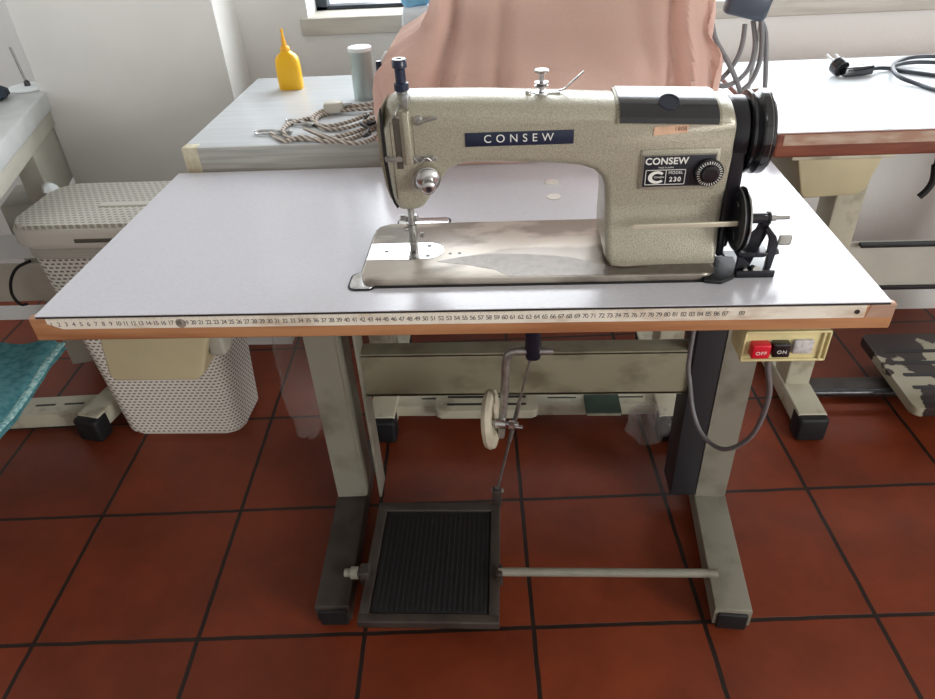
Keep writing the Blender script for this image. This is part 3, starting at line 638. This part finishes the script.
back_stand(bl, -.255, .485, .585, bz=(.30, .42), yb=.80)
sb_ = MB(); sb_.box(-.225, .455, .668, .725, .050, .062, .002); sb_.box(-.225, .455, .666, .671, .028, .062, .001); sbo = sb_.build('slotted_brace', M_cream, bl)
for x in (-.16, .175, .35): MB().box(x, x+.075, .694, .699, .0618, .0626).build('brace_slot', M_black, sbo)
def slotted_pedal(par, x0, x1, y0, y1, z0, m1, n=5):
    w_ = .018; pd = MB().prism(rrect(x0, x1, y0, y1, .016), 'z', z0-.014, z0+.012, .004)
    o = pd.build('treadle', m1, par); st = (y1-y0-.06)/n
    for i in range(n): MB().prism(rrect(x0+.03, x1-.03, y0+.022+st*i, y0+.022+st*i+st*.28, st*.12), 'z', z0+.011, z0+.0126).build('treadle_slot', M_black, o)
    return o
slotted_pedal(bl, -.118, .148, .622, .83, .070, M_cream)

br_ = thing('work_table', (1.1, .76, 0), 'white laminate table with worn reddish wooden edge at the right, behind the foreground table', 'table')
t2 = MB().box(BXM+.010, BX1, .500, 1.000, BT-.046, BT-.0015, .004).build('tabletop', M_woodw, br_)
MB().box(BXM+.010, BX1, .502, .999, BT-.003, BT).build('laminate_sheet', M_lam2, t2)
MB().box(BXM+.022, BX1-.02, .4994, .5010, BT-.023, BT-.004).build('worn_edge_strip', M_worn, t2)
back_stand(br_, .825, 1.50, .585, bz=(.325, .455), yb=.78)
MB().prism([(.600, BT-.047), (.752, BT-.047), (.735, .708), (.725, .698), (.628, .693), (.620, .703)], 'y', .505, .70, .004).build('drawer_tray', M_drawer, br_)
MB().box(.590, .768, .503, .72, BT-.052, BT-.045, .001).build('drawer_runner', M_cream, br_)
slotted_pedal(br_, 1.06, 1.36, .600, .92, .085, M_creamchip, 5)
MB().cyl((.86, .72, .052), (1.47, .72, .052), .010, 14).build('treadle_bar', M_dsteel, br_)
MB().box(.86, 1.47, .75, .80, .01, .04, .003).build('foot_brace', M_footb, br_)
bq = MB(); bq.box(.84, 1.50, .772, .779, .330, .340, .001); bq.box(.90, 1.5, .760, .776, .452, .460, .001); bq.build('beam_seam', M_black, br_)
MB().tube([at(935, 165, 'y', .52), at(933, 180, 'y', .52), at(927, 190, 'y', .52), at(919, 197, 'y', .52)], .006, 10).build('hanging_lever', M_rubber, br_)
MB().tube([at(938, 150, 'y', .53), at(937, 160, 'y', .53), at(935, 168, 'y', .53)], .004, 8).build('lever_cord', M_rubber, br_)

# ------------------------------------------------------------------ left table, turned a little
lt_ = thing('work_table', (-1.45, .75, 0), 'grey-white work table at the left edge, standing beside the white pillar', 'table')
ML = Matrix.Translation((-.985, .675, 0)) @ Matrix.Rotation(math.radians(17.3), 4, 'Z')
MR = Matrix.Translation((-1.06, .80, 0)) @ Matrix.Rotation(math.radians(1), 4, 'Z')
tl = MB().box(-1.05, 0, -.32, .475, .757, .802, .004, ML).build('tabletop', mat('grey_laminate', (206, 210, 210), .35, var=.05, vscale=20), lt_)
MB().box(-1.04, -.008, -.305, .435, .715, .7565, .002, ML).build('apron', M_plateback, lt_)
MB().box(-.070, -.020, .19, .45, .565, .7145, .003, ML).build('side_panel', M_plateback, lt_)
MB().box(-.17, -.060, .26, .42, .06, .5645, .004, ML).build('leg_column', M_plateback, lt_)
MB().box(-.95, -.835, .24, .42, .06, .7145, .004, ML).build('leg_column', M_plateback, lt_)
MB().box(-.95, 0, -.008, 0, .333, .444, .003, MR).build('crossbeam', M_plateback, lt_)
MB().box(-.95, 0, -.008, 0, .275, .318, .003, MR).build('lower_rail', M_milky, lt_)
MB().box(-.95, 0, -.008, 0, .458, .524, .003, MR).build('upper_rail', M_milky, lt_)
for xx in (-.10, -.88):
    Mf = Matrix.Translation((-1.052 if xx > -.5 else -1.83, .60 if xx > -.5 else .37, 0)) @ Matrix.Rotation(math.radians(-12 if xx > -.5 else 17), 4, 'Z')
    ft = MB().box(-.032, .032, .02, .40, .028, .078, .004, Mf).build('foot', M_cream, lt_)
    MB().box(-.036, .036, 0, .052, .002, .074, .009, Mf).build('rubber_foot_cap', M_rubber, ft)
sbx = MB(); a = at(0, 398, 'z', .06); Msl = Matrix.Translation((-1.05, .665, 0)) @ Matrix.Rotation(math.radians(4), 4, 'Z')
sbx.box(-.80, .02, 0, .075, .040, .056, .002, Msl); sbx.box(-.80, .02, -.004, .001, .012, .056, .001, Msl); so_ = sbx.build('slotted_brace', M_cream, lt_)
for x in (-.105, -.185, -.30, -.40): MB().box(x, x+.055, .034, .041, .0555, .0568, 0, Msl).build('brace_slot', M_black, so_)
# things on the left table
hookp = [at(x, y, 'y', .60) for x, y in ((0, 262), (12, 264), (30, 261), (17, 268), (11, 280), (12, 294), (20, 304), (27, 304))]
tag(MB().tube(hookp[2:], .0035, 10).build('black_cable', M_rubber, None, hookp[2]), 'short black cable hooked in a loop beside the woven hamper, under the left table', 'cable')
q = at(5, 99, 'z', .803)
dkm = MB(); dkm.lathe([(.030, 0), (.042, .008), (.040, .020), (.024, .030), (.006, .033)], q+Vector((-.03, 0, 0)), (0,0,1), 18)
for v in dkm.bm.verts: v.co += Vector((noise.noise(v.co*40), noise.noise(v.co*37+Vector((3,1,2))), 0))*.006
tag(dkm.build('folded_cloth', M_dark, None, q), 'small dark blue crumpled cloth lying on the left table', 'cloth')
q = at(28, 88, 'z', .803)
ts = thing('thread_stand', q, 'thin metal rod on a round white base standing on the left table', 'thread stand')
MB().lathe([(.050, 0), (.050, .003), (.046, .005), (.01, .006)], q, (0,0,1), 32).build('base', M_milky, ts)
d0 = at(10, 47, 'y', q.y); MB().cyl(q+Vector((.002, 0, .004)), d0, .0035, 12).build('rod', M_steel, ts)
MB().lathe([(.008, 0), (.007, .012), (.004, .016)], q+Vector((.002, 0, .004)), (0,0,1), 14).build('collar', M_dsteel, ts)

# ------------------------------------------------------------------ woven hamper
hm = thing('laundry_hamper', (-.80, .72, 0), 'white woven plastic hamper with lid under the left end of the foreground table', 'laundry basket')
def hamper():
    rows = []; B0 = (-.967, -.640, .628, .800); T0 = (-.992, -.600, .592, .812); nz = 24
    mb = MB(); vs = []; fs = []; n = None
    for k_ in range(nz+1):
        t = k_/nz; q_ = [B0[i]+(T0[i]-B0[i])*t for i in range(4)]; r = .045
        loop = rrect(q_[0], q_[1], q_[2], q_[3], r, 8); n = len(loop)
        z = .012+(.585-.012)*t
        for x, y in loop: vs.append((x + .035*(y-.72)*(1-t), y, z))
    for k_ in range(nz):
        for i in range(n):
            a = k_*n+i; b = k_*n+(i+1) % n; fs.append((a, b, b+n, a+n))
    fs.append(tuple(range(n))); mb.add(vs, fs); return mb
hamper().build('woven_body', M_weave, hm)
fts = MB(); fts.prism(rrect(-.960, -.648, .634, .795, .04), 'z', 0, .014, .004); fts.build('base_rim', M_bask, hm)
MB().prism(rrect(-.996, -.596, .588, .816, .050), 'z', .560, .592, .004).build('collar', mat('ivory_ribbed', (206, 203, 192), .45, var=.12, vscale=8, stretch=(.1, .1, 40)), hm)
rim = MB().prism(rrect(-1.008, -.584, .576, .826, .055), 'z', .592, .634, .010).build('lid_rim', M_bask, hm)
ld = MB().prism(rrect(-1.001, -.591, .583, .819, .050), 'z', .624, .642, .005)
for v in ld.bm.verts:
    if v.co.z > .635: v.co.z += .012*max(0, 1-((v.co.x+.796)/.21)**2)*max(0, 1-((v.co.y-.70)/.13)**2)
ld.build('lid', M_lid, hm)
MB().box(-.835, -.70, .672, .690, .6405, .647, .003).build('lid_grip', M_bask, hm)
MB().box(-.853, -.72, .5735, .580, .604, .613, .002).build('handle_slot', mat('slot_shade', (96, 90, 78), .6), rim)
q = at(60, 190, 'z', .65)
rg = MB(); rg.lathe([(.008, 0), (.018, .004), (.017, .013), (.007, .018)], (-1.02, .80, .632), (0,0,1), 14)
for v in rg.bm.verts: v.co += Vector((noise.noise(v.co*60), noise.noise(v.co*61+Vector((5,0,0))), noise.noise(v.co*50)))*.006
rg.build('hinge_cap', M_milky, hm)

# ------------------------------------------------------------------ teal cloth over a stool at the left
st = thing('stool', (-1.38, .30, 0), 'low wooden stool under the teal cloth at the lower left', 'stool')
MB().box(-1.50, -.935, .16, .44, .36, .385, .006).build('seat', M_wood, st)
for x in (-1.48, -1.29):
    for y in (.18, .40): MB().box(x, x+.025, y, y+.025, 0, .36, .003).build('leg', M_wood, st)
def teal():
    nu, nv = 40, 36; vs = []; fs = []
    # right edge of the cloth runs from the back corner to the front corner
    A0 = at(64, 340, 'z', .392); A1 = at(-6, 430, 'z', .40)
    ex = Vector((-1, -.05, 0)).normalized(); ey = (A1-A0)
    for j in range(nv+1):
        for i in range(nu+1):
            u = i/nu; v = j/nv; p = A0+Vector((-.03, .05, 0))*(1-v)*0 + ey*v*1.05 + ex*(.40*u)
            p.z = .388 + .006*math.sin(u*19+v*7)*(.4+.6*u) + .004*noise.noise(Vector((u*6, v*6, 0))) + .003
            if u < .06: p.z -= (.06-u)/.06*.022; p.x -= (.06-u)*.05
            vs.append(p)
    for j in range(nv):
        for i in range(nu):
            a = j*(nu+1)+i; fs.append((a, a+1, a+nu+2, a+nu+1))
    return vs, fs, nu
vs, fs, nu = teal()
tcl = MB().add(vs, fs); bmesh.ops.solidify(tcl.bm, geom=tcl.bm.faces[:], thickness=-.004)
tc_o = tag(tcl.build('teal_cloth', M_teal, None, (-1.02, .30, .387)), 'teal quilted cotton cloth lying over the stool at the left edge of the photo', 'cloth')
hm2 = MB(); A0 = at(66, 338, 'z', .40); A1 = at(-4, 430, 'z', .40)
hp_ = [Vector(vs[j*(nu+1)+1])+Vector((.002, 0, .002)) for j in range(0, 37, 3)]
hm2.tube(hp_, .0095, 8, 3, flat=.4).build('hem', M_tealhem, tc_o)

# ------------------------------------------------------------------ covered machine and its pink cloth
cm = thing('sewing_machine', (.15, .74, BT), 'sewing machine hidden under a pink cloth on the table behind', 'sewing machine')
MB().box(-.02, .40, .66, .84, BT, BT+.03, .008).build('bed', M_olive_d, cm)
MB().box(-.03, .12, .69, .80, BT+.03, 1.03, .02).build('column', M_olive_d, cm)
MB().box(-.03, .41, .69, .80, .96, 1.05, .02).build('arm', M_olive_d, cm)
cq = at(385, 60, 'y', .66)
MB().lathe([(.012, 0), (.024, .004), (.024, .020), (.012, .026)], (-.050, .72, .945), (-1, 0, 0), 28).build('hand_wheel', M_chrome, cm)
q1 = at(380, 60, 'y', .70)
wd = thing('machine_fitting', (q1.x+.008, .70, BT), 'grey metal fitting with a dark handle poking out left of the pink cloth', 'machine fitting')
MB().box(q1.x+.004, q1.x+.014, .695, .705, BT, q1.z+.004, .003).build('bracket', M_steel, wd)
MB().prism([(q1.x, q1.z-.014), (q1.x+.004, q1.z+.006), (q1.x+.012, q1.z+.016), (q1.x+.020, q1.z+.018), (q1.x+.034, q1.z+.004), (q1.x+.028, q1.z-.014)], 'y', .690, .700, .003).build('metal_plate', M_tinlid, wd)
MB().lathe([(.0045, 0), (.0062, .004), (.0052, .024)], (q1.x-.001, .684, q1.z-.022), (0,0,1), 14).build('handle', M_navy, wd)

def cloth():
    # (z, left x, right x, front y, back y)
    lev = [(1.098, .02, .40, .735, .745), (1.094, -.02, .42, .715, .77), (1.08, -.045, .44, .69, .80), (1.05, -.056, .450, .665, .83), (1.01, -.062, .452, .640, .85),
           (.985, -.075, .452, .620, .86), (.968, -.100, .452, .600, .87), (.950, -.135, .451, .570, .875), (.930, -.150, .450, .545, .88), (.900, -.158, .450, .530, .885), (.865, -.160, .450, .518, .89),
           (.845, -.162, .450, .508, .89), (.832, -.162, .450, .502, .89), (.815, -.162, .450, .4975, .89), (.799, -.162, .450, .496, .89), (.7825, -.163, .449, .495, .89)]
    lv = []
    for i in range(len(lev)-1):
        for k_ in range(3): t = k_/3; lv.append([lev[i][j]+(lev[i+1][j]-lev[i][j])*t for j in range(5)])
    lv.append(list(lev[-1]))
    vs = []; fs = []; NU = 200
    for li, (z, xl, xr, yf, yb) in enumerate(lv):
        t = li/(len(lv)-1); wdt = xr-xl; dep = yb-yf; Ltot = dep*2+wdt; rc = min(.03, dep/2)
        for i in range(NU+1):
            s_ = i/NU*Ltot
            if s_ < dep: x, y, nx, ny = xl, yb-s_, -1, 0
            elif s_ < dep+wdt: x, y, nx, ny = xl+(s_-dep), yf, 0, -1
            else: x, y, nx, ny = xr, yf+(s_-dep-wdt), 1, 0
            # round the corners
            if x < xl+rc and y < yf+rc: dd = Vector((x-xl-rc, y-yf-rc)); dd = dd.normalized()*rc if dd.length > rc else dd; x, y = xl+rc+dd.x, yf+rc+dd.y
            if x > xr-rc and y < yf+rc: dd = Vector((x-xr+rc, y-yf-rc)); dd = dd.normalized()*rc if dd.length > rc else dd; x, y = xr-rc+dd.x, yf+rc+dd.y
            f = min(1, t*2.2)*min(1, max(.15, (z-.80)/.06))
            xx = x + .10*(t-.4)*(x-.15)      # folds fan out downwards
            g = 0
            for c0, w0, a0, tl_ in ((-.035, .020, .024, .16), (-.012, .012, -.012, .10), (.065, .016, .013, .05), (.10, .03, -.008, 0), (.20, .035, .008, -.05), (.325, .018, .010, -.10), (.375, .014, .024, .02), (.398, .010, -.016, .02), (.435, .012, .012, 0)):
                g += a0*math.exp(-((x-(c0-tl_*(t-.5)*.5))/w0)**2)
            g += .004*noise.noise(Vector((x*14, z*9, 1.3)))+.002*math.sin(x*60+z*20)
            if ny == 0: g = .006*math.sin(y*60+z*9)
            g *= f*1.6
            if z < .84: g = max(0, g)*.25
            x -= nx*g; y -= ny*g
            zz = z
            if y > .5035 and z < BT+.006: zz = BT+.006-(BT+.006-z)*.02
            if y > .4985 and z < BT+.006 and ny != 0: y = .4985
            vs.append((x, y, zz))
    n = NU+1
    for k_ in range(len(lv)-1):
        for i in range(NU):
            a = k_*n+i; fs.append((a, a+1, a+n+1, a+n))
    fs.append(tuple(range(n)))
    return MB().add(vs, fs)
cb_ = cloth(); bmesh.ops.solidify(cb_.bm, geom=cb_.bm.faces[:], thickness=.0012)
tag(cb_.build('dust_cover', M_pink, None, (.15, .70, BT)), 'dusty pink cloth draped over a machine on the table behind, falling in vertical folds', 'cloth')

# ------------------------------------------------------------------ small things on the back tables
q = Vector((-.420, .915, BT))
gb = thing('glue_bottle', q, 'bright yellow plastic squeeze bottle with a pointed nozzle on the back table', 'bottle')
bt = MB(); vs = []; fs = []; secs = [(.0, .026, .015), (.004, .028, .017), (.05, .0275, .0165), (.066, .026, .016), (.074, .021, .0145), (.080, .012, .011), (.084, .0095, .0095)]
for z, a_, b_ in secs:
    for k_ in range(32):
        an = 2*PI*k_/32; c, s_ = math.cos(an), math.sin(an); e = .55
        vs.append(q+Vector((a_*abs(c)**e*(1 if c > 0 else -1), b_*abs(s_)**e*(1 if s_ > 0 else -1), z)))
for i in range(len(secs)-1):
    for k_ in range(32): a = i*32+k_; b = i*32+(k_+1) % 32; fs.append((a, b, b+32, a+32))
fs += [tuple(range(32)), tuple(range(6*32, 7*32))]
bt.add(vs, fs).build('bottle_body', M_yel, gb)
MB().lathe([(.0110, .083), (.0110, .090), (.0095, .092), (.0060, .094), (.0035, .112), (.0022, .122), (.0032, .1225), (.0030, .128), (.0015, .129)], q, (0,0,1), 24).build('nozzle', mat('amber_nozzle', (244, 176, 30), .35), gb)

q = Vector((-.230, .812, BT))
tn_ = thing('metal_canister', q, 'tall grey-green metal canister with white top standing left of the pink cloth', 'canister')
MB().lathe([(.0235, 0), (.0240, .002), (.0240, .099), (.0238, .101)], q, (0,0,1), 40).build('can_body', M_tin, tn_)
MB().lathe([(.0250, .099), (.0252, .105), (.0238, .1065), (.005, .1068)], q, (0,0,1), 40).build('lid', M_tinlid, tn_)

q = Vector((-.118, .895, BT))
pb_ = thing('plastic_bag', q, 'milky translucent plastic bag with a light blue top behind the pink cloth', 'plastic bag')
mb = MB().box(-.148, -.085, .893, .935, BT, .985, .008)
bmesh.ops.subdivide_edges(mb.bm, edges=mb.bm.edges[:], cuts=4, use_grid_fill=True)
for v in mb.bm.verts: v.co += Vector((noise.noise(v.co*25), noise.noise(v.co*22+Vector((2,2,2)))*.8, 0))*.007
mb.build('bag_body', M_filmw, pb_)
mb = MB().box(-.145, -.080, .895, .933, .983, 1.03, .01)
bmesh.ops.subdivide_edges(mb.bm, edges=mb.bm.edges[:], cuts=3, use_grid_fill=True)
for v in mb.bm.verts: v.co += Vector((noise.noise(v.co*30), noise.noise(v.co*28), noise.noise(v.co*20)))*.01
mb.build('bag_top', M_bluecap, pb_)

# braided cable bundle with its white plug
def on_t(pts, z): return [at(x, y, 'z', z+dz) for x, y, dz in pts]
bc = thing('braided_cable', at(330, 125, 'z', BT), 'coiled grey and white braided power cable with a white plug on the back table', 'cable')
zc = BT+.0042; r_ = .0040
c1 = on_t([(375,108,.008),(350,110,.004),(325,113,.002),(316,121,.001),(325,129,0),(350,127,.003),(374,118,.009)], zc)
c2 = on_t([(374,104,.012),(345,107,.006),(322,111,.004),(312,119,.003),(322,126,.002),(345,123,.006),(375,112,.013)], zc)
c3 = on_t([(330,113,.0),(310,118,0),(292,123,0),(283,130,.001),(290,138,0),(310,139,0),(335,137,0),(358,131,.002),(377,121,.004)], zc)
c4 = on_t([(377,126,0),(360,135,0),(340,141,0),(320,141,.002),(302,137,.004),(285,141,0),(276,137,0),(271,133,0)], zc)
c5 = on_t([(377,136,0),(365,142,0),(348,143,0),(333,139,.004),(318,134,.006),(304,128,.006)], zc)
cbm = MB()
for c in (c1, c2, c3, c4, c5): cbm.tube(c, r_, 10, 6)
cbm.build('cable', M_braid, bc)
pl = at(334, 107, 'z', BT+.014)
pg = MB(); pg.prism([(-.020, -.012), (.006, -.014), (.018, -.008), (.018, .008), (.006, .014), (-.020, .012)], 'z', -.011, .011, .004, Matrix.Translation(pl) @ Matrix.Rotation(.15, 4, 'Z')); plo = pg.build('plug', M_plug, bc)
pin = MB()
for s_ in (-1, 1): pin.cyl(pl+Vector((.016, s_*.005+.002, .002)), pl+Vector((.036, s_*.005+.006, .003)), .0022, 10)
pin.build('plug_pin', M_steel, plo)
jb = []
for k_ in range(11):
    qq = at(369+random.uniform(-3, 6), 112+k_*2.6, 'z', BT+.014); jb.append(qq+Vector((random.uniform(-.014, .014), random.uniform(-.012, .012), random.uniform(-.006, .012))))
MB().tube(jb, .0030, 8, 5).build('cable_tie', M_dsteel, bc)
# scissor-like metal clips
def clip(cx, cy_p, ang, name, label):
    q = at(cx, cy_p, 'z', BT+.001); t = thing(name, q, label, 'metal clip', 'metal clips beside the braided cable')
    Mc = Matrix.Translation(q) @ Matrix.Rotation(ang, 4, 'Z')
    lp = [Mc @ Vector(v) for v in ((.026, .002, .003), (.010, .009, .003), (-.014, .010, .003), (-.030, .001, .003), (-.014, -.009, .003), (.010, -.008, .003), (.026, -.002, .003))]
    MB().tube(lp, .0026, 8).build('loop', M_chrome, t)
    MB().box(.018, .046, -.0045, .0045, .001, .0075, .002, Mc).build('shank', M_steel, t)
clip(270, 134, -.15, 'metal_clip', 'nearer of two chrome looped clips on the white back table, at its front edge')
clip(297, 124, -.55, 'metal_clip', 'farther of two chrome looped clips, lying across the braided cable')

# metal pole with dark box and grey cables, right of the pink cloth
q = Vector((.580, .775, BT))
th = thing('thread_stand', q, 'upright metal pole right of the pink cloth holding a dark box', 'stand')
MB().lathe([(.012, 0), (.012, .004), (.006, .006)], q, (0,0,1), 20).build('base', M_steel, th)
MB().cyl(q, q+Vector((0, 0, .36)), .0040, 14).build('pole', M_steel, th)
cbx = at(735, 6, 'y', .775)
hbx = MB().box(-.048, .036, -.032, .0, -.022, .035, .010, Matrix.Translation((.548, .772, .982)) @ Matrix.Rotation(math.radians(14), 4, 'Y')); hbx.build('dark_box', mat('slate_plastic', (66, 74, 86), .3), th)
gc = thing('grey_cable', Vector((.55, .74, BT)), 'grey cables looped over the pole between pink cloth and right table', 'cable')
def ypts(pts): return [at(x, y, 'y', yy) for x, y, yy in pts]
cs = [ [(712,22,.74),(716,40,.735),(728,62,.73),(737,82,.73),(741,96,.74)],
       [(757,14,.77),(765,30,.77),(766,55,.765),(765,88,.75),(764,105,.72)],
       [(745,24,.76),(742,45,.75),(735,62,.745),(722,78,.74),(708,84,.745),(700,86,.75)],
       [(753,20,.77),(755,45,.76),(750,66,.75),(738,80,.735),(722,86,.73),(708,78,.735),(700,66,.75)],
       [(760,14,.76),(762,34,.755),(760,60,.75),(752,80,.745),(742,90,.74)] ]
cbm = MB()
for c in cs: cbm.tube(ypts(c), .0050, 10, 6)
cbm.build('cable_loops', M_cabg, gc)

# black plug and its cable on the right table
pq = at(852, 71, 'z', BT+.012)
pc_ = thing('power_cord', pq, 'black power cord with angled plug lying on the right white table', 'cable')
ps = MB(); ps.lathe([(.008, -.014), (.0165, -.012), (.0185, -.004), (.0185, .006), (.014, .011)], pq+Vector((-.025, .012, .008)), (-.35, .9, .35), 28)
ps.prism([(-.020, -.010), (.018, -.012), (.046, -.006), (.046, .006), (.018, .012), (-.020, .012)], 'z', -.010, .010, .004, Matrix.Translation(pq) @ Matrix.Rotation(.20, 4, 'Z')); plg = ps.build('plug', M_blackp, pc_)
pn = MB(); 
for s_ in (-1, 1): pn.cyl(pq+Vector((-.025+s_*.009, .018, .016)), pq+Vector((-.034+s_*.009, .040, .025)), .0024, 10)
pn.build('plug_pin', M_chrome, plg)
cpt = on_t([(865,70,.006),(880,68,.003),(893,69,0),(910,72,0),(940,76,0),(965,80,.002),(985,86,.0),(1000,80,.001),(985,62,.002),(950,57,.004),(915,57,.004),(897,62,.004),(893,69,.010),(900,77,.006),(918,84,0),(945,92,0),(990,98,0)], BT+.0048)
MB().tube(cpt, .0044, 10, 6).build('cable', M_cabb, pc_)
MB().tube(on_t([(893,66,.004),(905,63,.003),(925,62,.004),(950,64,.004),(990,70,.004)], BT+.0060), .0044, 10, 6).build('cable', M_cabb, pc_)

# ------------------------------------------------------------------ things on the floor beneath
def crumple(name, c, rx, ry, rz, label, cat, seed, fl=1.0):
    b = bmesh.new(); bmesh.ops.create_icosphere(b, subdivisions=4, radius=1)
    for v in b.verts:
        n_ = v.co.normalized(); k_ = 1+.30*noise.noise(n_*2.2+Vector((seed, 0, 0)))+.26*abs(noise.noise(n_*6+Vector((0, seed, 0))))
        v.co = Vector((n_.x*rx*k_, n_.y*ry*k_, n_.z*rz*k_)); v.co.z = max(v.co.z, -rz*.92)
    o = MB().merge(b, Matrix.Translation(c)).build(name, M_film, None, (c[0], c[1], c[2]-rz*.92)); return tag(o, label, cat)
crumple('plastic_bag', (.425, .60, .052), .050, .045, .055, 'crumpled clear plastic bag on the floor beside the right leg of the machine table', 'plastic bag', 3)
crumple('plastic_bag', (-.452, .62, .20), .042, .050, .205, 'tall clear crinkled plastic bag on the floor beside the left leg', 'plastic bag', 9)
g0 = MB(); g0.prism([(.272, .622), (.362, .622), (.352, .700), (.282, .700)], 'z', .064, .070, .001)
gb_ = thing('green_board', (.317, .66, .064), 'small dark green board resting on the slotted brace behind the crossbeam', 'board')
MB().box(.270, .360, .625, .700, .0622, .072, .002).build('panel', M_green, gb_)
MB().box(.272, .358, .6215, .6255, .0622, .068, .001).build('pale_edge', M_cream, gb_)
